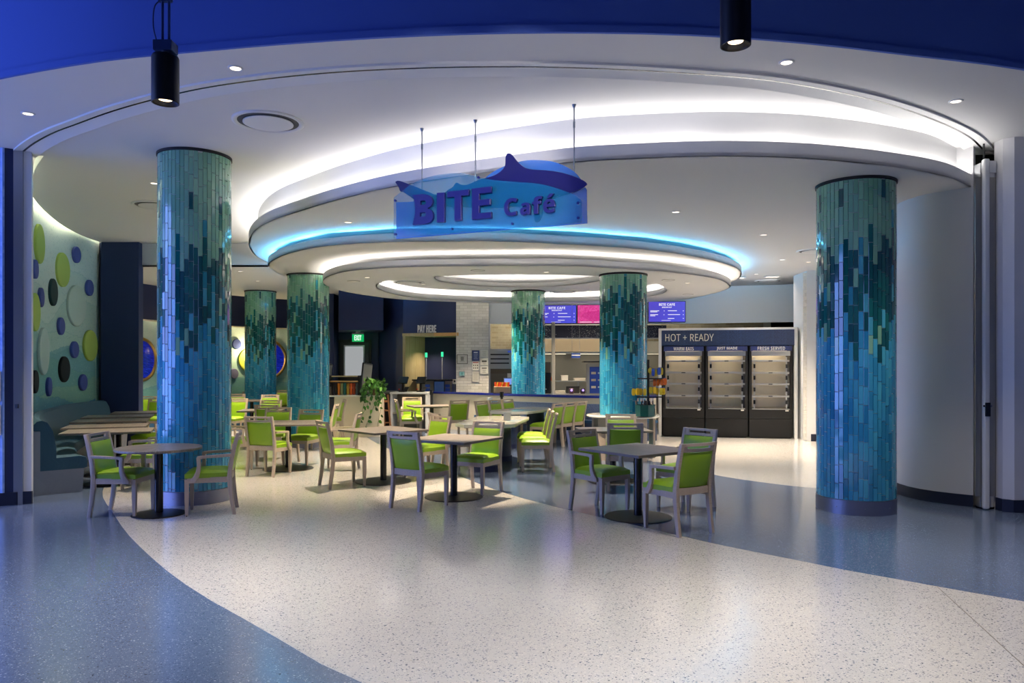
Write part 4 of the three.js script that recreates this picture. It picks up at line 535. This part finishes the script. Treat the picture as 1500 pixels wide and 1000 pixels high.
// ================================================================ WALL BUBBLES AND PORTHOLES
function onPath(path, px) { const t = (px - 750) / F; for (let i = 1; i < path.length; i++) { const a = path[i - 1], b = path[i], fa = a[0] - t * a[1], fb = b[0] - t * b[1]; if (fa * fb <= 0 && fa !== fb) { const k = fa / (fa - fb); return { X: a[0] + (b[0] - a[0]) * k, D: a[1] + (b[1] - a[1]) * k, tx: b[0] - a[0], td: b[1] - a[1] }; } } return null; }
const felt = { lime: std('#9dba5c', 0.9), blue: std('#3d4f93', 0.9), pale: std('#a9c4c0', 0.9), dark: std('#17383c', 0.9), black: std('#101c22', 0.9), mauve: std('#6b6a92', 0.9), yellow: std('#c9cf45', 0.9) };
function bubble(path, px, py, hh, kind, label) {
  const w = onPath(path, px); if (!w) return; const r = hh / F * w.D, y = EYE + (HORIZON - py) / F * w.D, l = Math.hypot(w.tx, w.td), nx = w.td / l, nd = -w.tx / l; // room side normal
  const b = thing('felt_wall_disc', label, 'wall disc', [w.X + nx * 0.004, y, -(w.D + nd * 0.004)], Math.atan2(nx, -nd), 'felt discs on the mural'); const prof = [[0.0005, 0.05], [r * 0.9, 0.05], [r * 0.97, 0.044], [r, 0.034], [r, 0.0]].map(([a, c]) => new THREE.Vector2(a, c)); part('disc', new THREE.LatheGeometry(prof, 40).rotateX(Math.PI / 2), felt[kind], b);
}
const bub = [[55.2, 357, 28.8, 'lime', 'lime felt disc highest on the mural'], [89.6, 395, 25, 'lime', 'lime felt disc above the dark teal disc'], [109.8, 373, 12, 'blue', 'small blue felt disc highest of the blue ones'], [48.8, 394, 14, 'blue', 'blue felt disc cut by the white door pocket, upper one'], [75.4, 427.8, 20, 'dark', 'dark teal felt disc between the lime and blue discs'], [57.4, 435.4, 14.3, 'blue', 'blue felt disc left of the dark teal disc'], [110, 448, 30, 'pale', 'large pale teal felt disc in the middle of the mural'], [129, 421.4, 11.8, 'blue', 'small blue felt disc right above the large pale disc'], [48.8, 457, 28, 'lime', 'lime felt disc cut by the white door pocket'], [87, 477.6, 12.9, 'blue', 'blue felt disc below the large pale disc'], [61.4, 514.6, 34.7, 'pale', 'tall pale felt disc low on the mural beside the door pocket'], [130.5, 506, 22.7, 'lime', 'lime felt disc beside the navy pier'], [107, 512, 12.3, 'blue', 'blue felt disc left of the low lime disc'], [92, 540.7, 19, 'black', 'black felt disc above the banquette'], [119.6, 560, 12, 'blue', 'blue felt disc lowest toward the navy pier'], [69, 566.4, 14, 'blue', 'blue felt disc lowest above the banquette end'], [48.6, 559, 17, 'black', 'black felt disc cut by the white door pocket']];
for (const [x, y, h, k, l] of bub) bubble(muralPath, x, y, h, k, l);
for (const [x, y, h, k, l] of [[346, 504, 7.5, 'blue', 'small navy felt disc on the back room mural'], [364, 527, 17, 'yellow', 'yellow green felt disc beside the back column'], [342, 547, 7.5, 'mauve', 'small mauve felt disc on the back room mural']]) bubble(backPath, x, y, h, k, l);
const seaTex = canvasTexture(256, 256, (g, w, h) => { g.fillStyle = '#0b1a8c'; g.fillRect(0, 0, w, h); for (let k = 0; k < 500; k++) { g.globalAlpha = 0.3; g.strokeStyle = ['#2a3fe0', '#050f5c', '#3f5cff', '#1020a8'][k % 4]; g.lineWidth = 1 + rnd() * 4; g.beginPath(); const x = rnd() * w, y = rnd() * h; g.moveTo(x, y); g.quadraticCurveTo(x + 30, y - 20 + rnd() * 40, x + 60, y + rnd() * 20); g.stroke(); } });
for (const [px, py, hh, label] of [[206, 526.6, 33, 'round brass porthole with deep blue water by the navy pier'], [392, 526, 30, 'round brass porthole with deep blue water behind the back columns']]) {
  const w = onPath(backPath, px); if (!w) continue; const r = hh / F * w.D, y = EYE + (HORIZON - py) / F * w.D, l = Math.hypot(w.tx, w.td), nx = w.td / l, nd = -w.tx / l, p = thing('porthole', label, 'porthole', [w.X + nx * 0.01, y, -(w.D + nd * 0.01)], Math.atan2(nx, -nd));
  part('brass_ring', new THREE.LatheGeometry([[r * 0.84, 0], [r * 0.85, 0.04], [r * 0.9, 0.06], [r * 0.97, 0.05], [r, 0]].map(([a, c]) => new THREE.Vector2(a, c)), 48).rotateX(Math.PI / 2), M.brass, p); part('water_screen', new THREE.CircleGeometry(r * 0.86, 40).translate(0, 0, 0.015), new THREE.MeshStandardMaterial({ color: 0x05082a, emissive: 0xffffff, emissiveMap: seaTex, emissiveIntensity: 0.55, roughness: 0.1 }), p);
}
{ const w = onPath(backPath, 364), s = thing('wall_sconce', 'small bright sconce over the yellow green disc', 'sconce', [w.X + 0.12, EYE + (HORIZON - 514) / F * w.D, -(w.D - 0.1)]); part('backplate', cyl(0.05, 0.05, 0.02).rotateX(Math.PI / 2), M.brass, s); part('bulb_light', new THREE.SphereGeometry(0.045, 16, 12).translate(0, 0, 0.09), glow('#ffe9b8', 5), s); part('arm', rod([0, 0, 0], [0, 0, 0.08], 0.01), M.brass, s); const l = new THREE.PointLight('#ffe2a8', 5); l.name = 'sconce_bulb'; l.position.set(w.X + 0.12, EYE + (HORIZON - 514) / F * w.D, -(w.D - 0.1) + 0.09); l.castShadow = true; scene.add(l); }

// ================================================================ CHAIRS
const sideShape = (pts, t, x) => crease(extrude(pts, t, 0.003).rotateY(-Math.PI / 2).translate(x, 0, 0), 0.5);   // outline in (z, y); rotateY(-90): shape x -> z
function bent(w, h, d, y, z, bow, r = 0.006) { const g = new RoundedBoxGeometry(w, h, d, 3, r); const big = new THREE.BoxGeometry(w, h, d, 14, 1, 1); const p = big.attributes.position; for (let i = 0; i < p.count; i++) { const q = p.getX(i) / (w / 2); p.setZ(i, p.getZ(i) - bow * (1 - q * q)); } big.translate(0, y, z); void g; return crease(big, 0.5); }
const leanZ = (y) => -0.215 - Math.max(0, y - 0.42) * 0.2;      // line of the back
const backPost = [[-0.285, 0], [-0.252, 0], [-0.222, 0.16], [-0.2, 0.34], [-0.197, 0.44], [-0.222, 0.62], [-0.262, 0.8], [-0.292, 0.905], [-0.322, 0.905], [-0.3, 0.8], [-0.262, 0.62], [-0.242, 0.44], [-0.246, 0.32], [-0.262, 0.16]];
const CG = {};
CG.post = (s) => sideShape(backPost, 0.03, s > 0 ? 0.235 : -0.205);
CG.leg = (s) => { const g = new THREE.BoxGeometry(0.042, 0.41, 0.042, 1, 2, 1), p = g.attributes.position; for (let i = 0; i < p.count; i++) if (p.getY(i) < -0.1) { p.setX(i, p.getX(i) * 0.68 - s * 0.002); p.setZ(i, p.getZ(i) * 0.68); } return g.translate(s * 0.214, 0.205, 0.225); };
CG.rails = merge([box(0.39, 0.06, 0.024, 0, 0.395, 0.232), box(0.022, 0.06, 0.42, -0.222, 0.395, 0.01), box(0.022, 0.06, 0.42, 0.222, 0.395, 0.01)]);
CG.backRail = bent(0.43, 0.07, 0.026, 0.43, -0.216, 0.018);
CG.seat = (() => { const g = new RoundedBoxGeometry(0.47, 0.085, 0.46, 6, 0.036), p = g.attributes.position; const u = new THREE.BoxGeometry(0.47, 0.085, 0.46, 12, 3, 12), q = u.attributes.position; for (let i = 0; i < q.count; i++) { const x = q.getX(i) / 0.235, z = q.getZ(i) / 0.23, e = (1 - x ** 4) * (1 - z ** 4), top = q.getY(i) > 0; q.setY(i, top ? q.getY(i) * 0.35 + 0.038 * Math.pow(Math.max(0, e), 0.5) - (z > 0.8 ? (z - 0.8) * 0.02 : 0) : -0.035); q.setX(i, q.getX(i) * (z < 0 ? 1 + z * 0.06 : 1)); } void p; u.translate(0, 0.455, 0.015); const m = mergeVertices(u.deleteAttribute('uv').deleteAttribute('normal') && u, 1e-4); m.computeVertexNormals(); return crease(m, 0.9); })();
CG.back = (() => { const g = new THREE.BoxGeometry(0.415, 0.355, 0.04, 12, 8, 2), p = g.attributes.position; for (let i = 0; i < p.count; i++) { const x = p.getX(i) / 0.2075, y = p.getY(i) / 0.1775, e = Math.pow(Math.max(0, (1 - x ** 6) * (1 - y ** 6)), 0.5), f = Math.sign(p.getZ(i)); p.setZ(i, f * (0.012 + 0.016 * e) - 0.022 * (1 - x * x)); } g.deleteAttribute('uv'); g.deleteAttribute('normal'); const m = mergeVertices(g, 1e-4); m.computeVertexNormals(); m.rotateX(-0.215); m.translate(0, 0.645, -0.24); return crease(m, 0.9); })();
CG.top = merge([bent(0.41, 0.028, 0.024, 0.892, -0.306, 0.022), bent(0.41, 0.03, 0.024, 0.836, -0.288, 0.022), box(0.055, 0.06, 0.022, -0.18, 0.862, -0.3), box(0.055, 0.06, 0.022, 0.18, 0.862, -0.3)]);
CG.arm = (s) => sideShape([[-0.235, 0.652], [-0.235, 0.678], [0.085, 0.664], [0.112, 0.658], [0.118, 0.64], [0.112, 0.56], [0.122, 0.5], [0.15, 0.44], [0.185, 0.4], [0.185, 0.372], [0.135, 0.372], [0.1, 0.43], [0.082, 0.5], [0.078, 0.58], [0.082, 0.632], [0.05, 0.642]], 0.028, s > 0 ? 0.262 : -0.234);
CG.glide = (s, z) => cyl(0.014, 0.014, 0.012, s * 0.214, 0.006, z, 10);
function makeChair(name, label, arms) {
  const c = thing(name, label, 'chair');
  for (const s of [-1, 1]) { part('back_post', CG.post(s), M.ash, c); const l = part('leg', CG.leg(s), M.ash, c); part('glide', CG.glide(s, 0.225), M.black, l); }
  part('seat_rail', CG.rails, M.ash, c); part('lower_back_rail', CG.backRail, M.ash, c); part('top_rail', CG.top, M.ash, c); part('seat', CG.seat, M.lime, c); part('backrest', CG.back, M.lime, c);
  if (arms) for (const s of [-1, 1]) part('arm', CG.arm(s), M.ash, c);
  return c;
}
let armProto = null, sideProto = null;
function chair(arms, X, D, deg, label, group) {
  const name = arms ? 'dining_armchair' : 'dining_chair', proto = arms ? armProto : sideProto, pos = [X, 0.002, -D];
  if (!proto) { const c = makeChair(name, label, arms); if (arms) armProto = c; else sideProto = c; c.position.set(...pos); c.rotation.y = turnTo(deg); if (group) c.userData.group = group; return c; }
  return dup(proto, name, pos, turnTo(deg), label, group);
}
const back = (px, py, deg, k = 0.3) => { const [X, D] = plan(px, py, 0.905), a = deg * Math.PI / 180; return [X + Math.sin(a) * k, D + Math.cos(a) * k]; }; // centre of a chair whose top rail shows at a pixel
const CH = [
  [1, -4.37, 8.46, 90, 'lime armchair at the small round table with its back to the banquette'], [1, -3.43, 8.55, 254, 'lime armchair at the small round table before the blue tiled column'],
  [0, -1.085, 8.88, 34, 'armless lime chair seen from behind, drawn up to the bright square table'], [0, -0.46, 9.9, 208, 'brightly lit armless lime chair facing the bright square table'],
  [1, 1.67, 7.615, -31, 'lime armchair seen from behind at the grey square table'], [1, 1.02, 8.665, 140, 'lime armchair at the grey square table nearest the pale boundary of the floor'], [1, 2.04, 8.85, 229, 'lime armchair at the grey square table toward the hot food cabinets'],
  [0, ...back(916, 619.8, 5), 5, 'lime chair with its back to the grey square table, facing the table behind it'], [0, ...back(909, 606.6, 185), 185, 'lime chair before the snack counter, facing the dining tables'],
  [1, -3.71, 11.5, 14, 'lime armchair seen from behind at the square table right of the first column'], [0, ...back(408, 596.7, 178), 178, 'lime chair behind the square table, before the crowd of back chairs'], [0, ...back(456, 599.8, 195), 195, 'lime chair behind the square table before the teal column base'], [0, -2.34, 10.42, 58, 'armless lime chair on its own at the corner of the dark wood table'], [1, -2.75, 12.0, 268, 'lime armchair between the two wood tables, turned away from the plant counter'], [1, -4.42, 12.2, 82, 'lime armchair half hidden behind the first column at the square table'],
  [0, ...back(646, 609.2, 225), 225, 'lime chair with a dark shaded back behind the bright square table'], [0, -0.98, 12.15, 62, 'lime chair seen edge-on, facing the stone table end'],
  [1, ...back(580, 585, 75), 75, 'lime armchair with a shaded side at the table by the pay counter'], [1, ...back(603.5, 581.7, 172), 172, 'brightest lime armchair behind the table by the pay counter'], [0, ...back(673, 586, -28), -28, 'lime chair with its back to the stone tables at the pay counter table'],
  [0, ...back(493, 592, 266), 266, 'lime chair right of the teal column, turned toward the back room'], [0, -4.1, 17.05, 250, 'far lime chair partly behind the teal column near the plant counter'],
];
for (const [a, X, D, deg, l] of CH) chair(a, X, D, deg, l);
for (let k = 0; k < 3; k++) chair(0, 0.4 - k * 0.03, 11.95 + k * 0.58, 272, 'lime chair in the row of three beside the nearer stone table', 'chairs along the nearer stone table');
for (let k = 0; k < 3; k++) chair(0, 0.7 + k * 0.27, 15.42 + k * 0.42, -56, 'lime chair of the row before the mosaic booth at the farther stone table', 'chairs along the farther stone table');
for (let k = 0; k < 3; k++) chair(0, -0.42 + k * 0.28, 16.1 + k * 0.45, 122, 'lime chair of the row behind the farther stone table', 'chairs behind the farther stone table');
for (const [px, py, deg, l] of [[349.5, 583.5, 190, 'back room chair nearest behind the first column, facing the dining tables'], [346, 577, 170, 'back room chair under the mauve felt disc'], [365, 573.5, 120, 'back room chair turned sideways under the yellow green disc'], [396, 578, 182, 'back room chair standing before the back teal column'], [397, 586, 176, 'back room chair behind the wood table left of the middle teal column'], [390, 593, 4, 'lime chair seen from behind at the table left of the middle teal column'], [416, 571.5, 200, 'farthest back room chair, seen between the two teal columns'], [213, 580.3, 185, 'back room chair under the porthole beside the navy pier'], [233, 583.5, 175, 'back room chair under the porthole beside the first column']]) { const [X, D] = back(px, py, deg); chair(0, Math.max(X, -9.1), D, deg, l); }
chair(1, -4.98, 10.25, 272, 'lime armchair behind the round table facing the banquette tables'); chair(0, -5.6, 11.75, 275, 'lime chair facing the second banquette table'); chair(0, -6.2, 12.95, 276, 'lime chair facing the third banquette table');

// ================================================================ TABLES
const rim = (w, d, r, y, h) => new RoundedBoxGeometry(w, h, d, 2, Math.min(r, h / 2.1)).translate(0, y, 0);
function pedestal(t, r) { part('base_plate', new THREE.LatheGeometry([[0.001, 0.022], [r * 0.5, 0.022], [r * 0.96, 0.013], [r, 0.006], [r, 0], [0.001, 0]].map(([a, b]) => new THREE.Vector2(a, b)), 48), std('#1a1614', 0.45), t); part('pole', cyl(0.045, 0.045, 0.69, 0, 0.37, 0, 24), M.blackGloss, t); part('top_plate', box(0.4, 0.02, 0.4, 0, 0.712, 0), M.black, t); }
function squareTable(X, D, rot, w, d, r, label, group) { const t = thing('square_table', label, 'table', [X, 0, -D], rot, group); part('table_top', rim(w, d, 0.004, 0.737, 0.03), M.tableWood, t); part('edge_band', merge([box(w + 0.004, 0.024, 0.006, 0, 0.735, d / 2), box(w + 0.004, 0.024, 0.006, 0, 0.735, -d / 2), box(0.006, 0.024, d, w / 2, 0.735, 0), box(0.006, 0.024, d, -w / 2, 0.735, 0)]), std('#6d665f', 0.5), t); pedestal(t, r); return t; }
{ const t = thing('round_table', 'small round wood-topped table before the blue tiled column', 'table', [-3.96, 0, -8.42]); part('table_top', new THREE.LatheGeometry([[0.001, 0.752], [0.445, 0.752], [0.45, 0.746], [0.45, 0.726], [0.445, 0.722], [0.001, 0.722]].map(([a, b]) => new THREE.Vector2(a, b)), 64), M.tableWood, t); pedestal(t, 0.285); }
const deg = Math.PI / 180;
squareTable(-0.737, 9.51, -30 * deg, 0.92, 0.92, 0.37, 'square wood table in the spotlight with one chair at each end'); squareTable(1.385, 8.26, 36 * deg, 0.92, 0.92, 0.37, 'grey square table surrounded by three lime armchairs'); squareTable(-3.62, 12.15, 8 * deg, 0.98, 0.98, 0.4, 'square wood table among five lime chairs by the first column'); squareTable(-1.85, 10.8, 45 * deg, 0.92, 0.92, 0.4, 'dark square wood table before the white plant counter'); squareTable(1.46, 10.85, 3 * deg, 1.0, 0.72, 0.36, 'pale wood table before the round snack counter'); squareTable(-1.85, 17.3, 20 * deg, 1.0, 0.8, 0.36, 'wood table in front of the pay counter'); squareTable(-7.0, 20.2, 0, 0.9, 0.8, 0.35, 'wood table far back beside the back column'); squareTable(-5.2, 15.6, 10 * deg, 0.85, 0.8, 0.35, 'wood table left of the middle teal column');
const bt = Math.atan2(0.36, 0.93); [[-5.7, 10.62, 'wood banquette table behind the round table'], [-6.2, 11.5, 'second wood table along the banquette'], [-6.75, 12.65, 'third wood table along the banquette'], [-7.2, 13.75, 'fourth wood table along the banquette'], [-7.3, 14.9, 'last wood table along the banquette by the navy pier']].forEach(([X, D, l]) => squareTable(X, D, bt, 1.12, 0.72, 0.33, l));
function stoneTable(X, D, rot, len, wid, label, ped) { // stone top with clipped corners on blue mosaic drums
  const t = thing('stone_table', label, 'table', [X, 0, -D], rot), a = wid / 2, b = len / 2, c = 0.2; part('stone_top', crease(extrude([[-a + c, -b], [a - c, -b], [a, -b + c * 1.3], [a, b - c * 1.3], [a - c, b], [-a + c, b], [-a, b - c * 1.3], [-a, -b + c * 1.3]], 0.045, 0.006).rotateX(-Math.PI / 2).translate(0, 0.703, 0), 0.4), M.stone, t);
  for (const z of ped) { const p = part('mosaic_drum', cyl(0.19, 0.19, 0.62, 0, 0.39, z, 36), M.mosaicDark, t); part('drum_base', cyl(0.205, 0.205, 0.09, 0, 0.045, z, 36), M.navyDark, p); } return t;
}
stoneTable(-0.3, 12.65, -0.16, 2.1, 0.95, 'long pale stone table on blue mosaic drums behind the bright square table', [0.75, -0.6]); stoneTable(0.24, 15.8, -0.5, 1.9, 0.9, 'farther pale stone table between two rows of lime chairs', [0.55, -0.55]);
{ const m = thing('menu_card', 'white menu card standing on the nearer stone table', 'card', [-0.08, 0.762, -12.35], 0.3); part('card', box(0.12, 0.14, 0.012, 0, 0.07, 0), M.paper, m); part('foot', box(0.13, 0.012, 0.06, 0, 0.006, 0), phys('#ffffff', 0.1, { transmission: 0.8 }), m); }

// ================================================================ BANQUETTE
{
  const p = muralPath.slice(2, 39), b = thing('banquette', 'curved teal upholstered banquette along the mural wall', 'banquette');
  part('wood_base', sweep([[-0.02, 0], [-0.02, 0.31], [-0.7, 0.31], [-0.68, 0]], p), M.baseWood, b); part('wood_ledge', sweep([[-0.02, 0.31], [-0.02, 0.82], [-0.2, 0.82], [-0.2, 0.31]], p), M.baseWood, b);
  const n = p.length, cuts = [0, 9, 22, n - 1];
  for (let k = 0; k < 3; k++) { const s = p.slice(cuts[k], cuts[k + 1] + 1); part('backrest', sweep([[-0.2, 0.46], [-0.2, 0.825], [-0.12, 0.83], [-0.12, 0.9], [-0.16, 0.945], [-0.22, 0.96], [-0.28, 0.93], [-0.34, 0.82], [-0.38, 0.6], [-0.38, 0.46]], s), M.banquette, b); }
  for (let k = 0; k < 3; k++) { const s = p.slice(cuts[k], cuts[k + 1] + 1); part('seat_cushion', sweep([[-0.2, 0.31], [-0.2, 0.46], [-0.65, 0.475], [-0.72, 0.455], [-0.74, 0.4], [-0.735, 0.32], [-0.7, 0.31]], s), M.banquette, b); }
}

// ================================================================ PLANT COUNTER
{
  const X = -3.85, D = 18.0, c = thing('condiment_counter', 'white condiment counter carrying the trailing plant', 'counter', [X, 0, -D], 0.05); part('body', box(1.05, 0.94, 0.9, 0.2, 0.47, 0, 0.004), M.cream, c); part('side_bay', box(0.5, 0.9, 0.7, -0.58, 0.45, -0.05), std('#1c2536', 0.6), c); part('top', box(1.7, 0.035, 0.96, -0.1, 0.958, 0, 0.006), M.stone, c);
  const y = 0.977, rack = thing('cup_rack', 'wooden cup and lid rack with coloured sleeves on the counter', 'rack', [X - 0.12, y, -D + 0.1]); part('shelf', box(0.7, 0.03, 0.3, 0, 0.32, 0), M.oakEdge, rack); part('top_shelf', box(0.6, 0.03, 0.26, 0, 0.44, 0), M.oak, rack); for (const s of [-1, 1]) part('side', box(0.03, 0.46, 0.3, s * 0.34, 0.23, 0), M.black, rack); ['#2b2320', '#3a2a22', '#c9741c', '#8f9a6a', '#1f6f66', '#c9a23a', '#d8621c', '#a33c1c', '#4a5a60'].forEach((col, i) => part('cup_sleeve', cyl(0.036, 0.03, 0.27, -0.29 + i * 0.072, 0.14, 0.05, 12), std(col, 0.6), rack));
  for (const [dx, lean, label] of [[-0.62, -0.22, 'tilted tablet display on the counter beside the column'], [0.34, -0.22, 'tilted tablet display on the counter beside the plant']]) { const t = thing('tablet_display', label, 'display', [X + dx, y, -D + 0.15], 0.9); part('stand', box(0.1, 0.03, 0.22, 0, 0.015, 0), M.black, t); part('screen_body', box(0.3, 0.72, 0.05, 0, 0.4, 0, 0.02).rotateZ(lean * 0.6), std('#2a2d34', 0.3), t); part('screen_glass', box(0.26, 0.64, 0.006, 0, 0.4, 0.028).rotateZ(lean * 0.6), std('#6e7274', 0.25), t); }
  const jar = thing('cream_jar', 'grey lidded jar at the end of the counter rack', 'jar', [X - 0.5, y, -D + 0.25]); part('body', cyl(0.08, 0.09, 0.2, 0, 0.1, 0, 20), std('#5f5a52', 0.5), jar); part('lid', cyl(0.085, 0.085, 0.03, 0, 0.215, 0, 20), M.black, jar);
  // trailing pothos
  const pl = thing('potted_pothos', 'trailing green pothos hanging over the counter edge', 'plant', [X + 0.62, y, -D + 0.3]); part('pot', new THREE.LatheGeometry([[0.001, 0], [0.08, 0], [0.11, 0.16], [0.1, 0.16], [0.09, 0.14], [0.001, 0.14]].map(([a, b]) => new THREE.Vector2(a, b)), 24), M.terracotta, pl);
  const leafShape = new THREE.Shape(); leafShape.moveTo(0, 0); leafShape.bezierCurveTo(0.035, 0.005, 0.05, 0.045, 0, 0.1); leafShape.bezierCurveTo(-0.05, 0.045, -0.035, 0.005, 0, 0); const leafGeo = new THREE.ExtrudeGeometry(leafShape, { depth: 0.0015, bevelEnabled: false, curveSegments: 5 });
  const mats = [M.leaf, M.leafDark, std('#5d9638', 0.5)]; const vines = []; for (let v = 0; v < 11; v++) { const a = v / 11 * 6.28, L = v < 5 ? 0.3 + rnd() * 0.45 : 0.05; vines.push(new THREE.CatmullRomCurve3([V3(0, 0.15, 0), V3(Math.cos(a) * 0.14, 0.24 + rnd() * 0.08, Math.abs(Math.sin(a)) * 0.2), V3(Math.cos(a) * 0.24, 0.02 + (v < 5 ? 0 : 0.15), 0.24 + rnd() * 0.06), V3(Math.cos(a) * 0.24 - (v < 5 ? 0.12 + rnd() * 0.16 : 0), -L, 0.25 + rnd() * 0.04)])); }
  vines.forEach((cv, v) => { part('vine', new THREE.TubeGeometry(cv, 20, 0.004, 5), M.leafDark, pl); for (let i = 0; i < 15; i++) { const p = cv.getPoint(0.15 + 0.85 * i / 14), s = 0.75 + rnd() * 0.6; const m = part('leaf', leafGeo, mats[Math.floor(rnd() * 3)], pl, [p.x + (rnd() - 0.5) * 0.08, p.y + (rnd() - 0.5) * 0.06, p.z + rnd() * 0.03], [-0.3 + rnd() * 1.0, (rnd() - 0.5) * 1.6, Math.PI + (rnd() - 0.5) * 2.2]); m.scale.setScalar(s); void v; } });
  for (let i = 0; i < 60; i++) { const a = rnd() * 6.28, r = 0.24 * Math.sqrt(rnd()), m = part('leaf', leafGeo, mats[i % 3], pl, [Math.cos(a) * r, 0.14 + rnd() * 0.2, Math.sin(a) * r * 0.7 + 0.06], [-0.8 + rnd() * 1.4, (rnd() - 0.5) * 2, (rnd() - 0.5) * 4]); m.scale.setScalar(0.8 + rnd() * 0.5); }
  const hc = thing('wooden_high_chair', 'brown wooden high chair standing behind the plant', 'high chair', [-3.34, 0, -18.85], 0.5); for (const [x, z] of [[-0.2, -0.2], [0.2, -0.2], [-0.2, 0.2], [0.2, 0.2]]) part('leg', bar([x * 1.15, 0, z * 1.15], [x * 0.85, 0.95, z * 0.85], 0.04, 0.04), std('#7a4f2c', 0.5), hc); for (const h of [0.25, 0.55]) part('rung', box(0.4, 0.03, 0.03, 0, h, 0.2), std('#7a4f2c', 0.5), hc); part('seat', box(0.36, 0.03, 0.36, 0, 0.55, 0), std('#8a5a34', 0.5), hc); part('back_rail', box(0.4, 0.1, 0.03, 0, 0.92, -0.17, 0.01), std('#8a5a34', 0.5), hc); part('front_bar', box(0.4, 0.05, 0.03, 0, 0.78, 0.18, 0.01), std('#8a5a34', 0.5), hc);
}

// ================================================================ SNACK COUNTER AROUND THE COLUMN
{
  const X = 2.01, D = 13.57, s = thing('round_snack_counter', 'round white counter wrapped around the teal column', 'counter', [X, 0, -D]); part('counter_top', new THREE.LatheGeometry([[R + 0.02, 0.79], [0.64, 0.79], [0.66, 0.775], [0.66, 0.755], [0.64, 0.745], [R + 0.02, 0.745]].map(([a, b]) => new THREE.Vector2(a, b)), 56), M.stone, s); for (let k = 0; k < 5; k++) { const a = k / 5 * 6.283 + 0.45; part('support', box(0.24, 0.745, 0.04).rotateY(a).translate(Math.sin(a) * 0.54, 0.3725, Math.cos(a) * 0.54), M.ash, s); }
  const y = 0.792, bx = thing('snack_planter_box', 'dark teal octagonal box on the snack counter', 'box', [X + 0.3, y, -D + 0.56], 0.1); const oct = (r, h, yy) => new THREE.CylinderGeometry(r, r, h, 8).rotateY(Math.PI / 8).translate(0, yy, 0); part('wall', new THREE.LatheGeometry([[0.165, 0], [0.175, 0], [0.18, 0.2], [0.168, 0.2], [0.16, 0.02]].map(([a, b]) => new THREE.Vector2(a, b)), 8), phys('#0f5652', 0.2, { clearcoat: 0.5, flatShading: true }), bx); part('floor_plate', oct(0.158, 0.01, 0.02), M.black, bx);
  const rack = thing('snack_rack', 'black snack rack with rows of yellow and orange bags', 'rack', [X + 0.36, y + 0.03, -D + 0.5]); part('spine', box(0.035, 0.95, 0.035, 0, 0.475, 0), M.black, rack); for (const yy of [0.3, 0.62]) part('arm_bar', box(0.42, 0.02, 0.1, 0.03, yy, 0), M.black, rack);
  const bagGeo = (() => { const g = new THREE.BoxGeometry(0.055, 0.12, 0.05, 3, 6, 2), p = g.attributes.position; for (let i = 0; i < p.count; i++) { const k = 1 - Math.pow(Math.abs(p.getY(i)) / 0.06, 3) * 0.6; p.setZ(i, p.getZ(i) * k); p.setX(i, p.getX(i) * (0.55 + 0.45 * k)); } g.computeVertexNormals(); return g; })();
  const bagMats = [std('#d9c02a', 0.35), std('#e0b81e', 0.35), std('#c9a81c', 0.4), std('#2a56b8', 0.4), std('#d2661c', 0.35)]; const put = (x, yy, z, k, l) => { const b = thing('snack_bag', l, 'snack bag', [X + 0.36 + x, y + 0.03 + yy, -D + 0.5 + z], (rnd() - 0.5) * 0.6, 'snack bags'); part('bag', bagGeo, bagMats[k], b); part('seal', box(0.04, 0.014, 0.004, 0, 0.062, 0), bagMats[3], b); };
  for (let i = 0; i < 4; i++) put(-0.26 + i * 0.062, 0.385 + rnd() * 0.03, 0.03 + (i % 2) * 0.04, i % 3, 'yellow snack bag hanging left of the rack spine'); for (let i = 0; i < 5; i++) put(0.04 + i * 0.056, 0.39 + rnd() * 0.04, 0.02 + (i % 2) * 0.04, i % 3, 'yellow snack bag hanging right of the rack spine'); for (let i = 0; i < 5; i++) put(0.03 + i * 0.05, 0.72 + rnd() * 0.04, (i % 2) * 0.04, i % 2 ? 3 : 0, 'yellow and blue snack bag at the top of the rack'); for (let i = 0; i < 4; i++) put(0.12 + i * 0.06, 0.54 + rnd() * 0.03, -0.04, 4, 'orange snack bag behind the rack');
  for (let i = 0; i < 7; i++) { const w = thing('utensil_packet', 'wrapped black utensil packet sticking out of the teal box', 'packet', [X + 0.18 + i * 0.045, y + 0.03, -D + 0.5 + (i % 2) * 0.06], rnd(), 'utensil packets in the teal box'); part('wrap', box(0.03, 0.24, 0.015, 0, 0.12, 0).rotateZ((rnd() - 0.5) * 0.5), i % 2 ? M.blackGloss : std('#8e8a82', 0.4), w); part('tip', box(0.02, 0.05, 0.012, 0, 0.25, 0), M.paper, w); }
}

renderer.render(scene, camera);
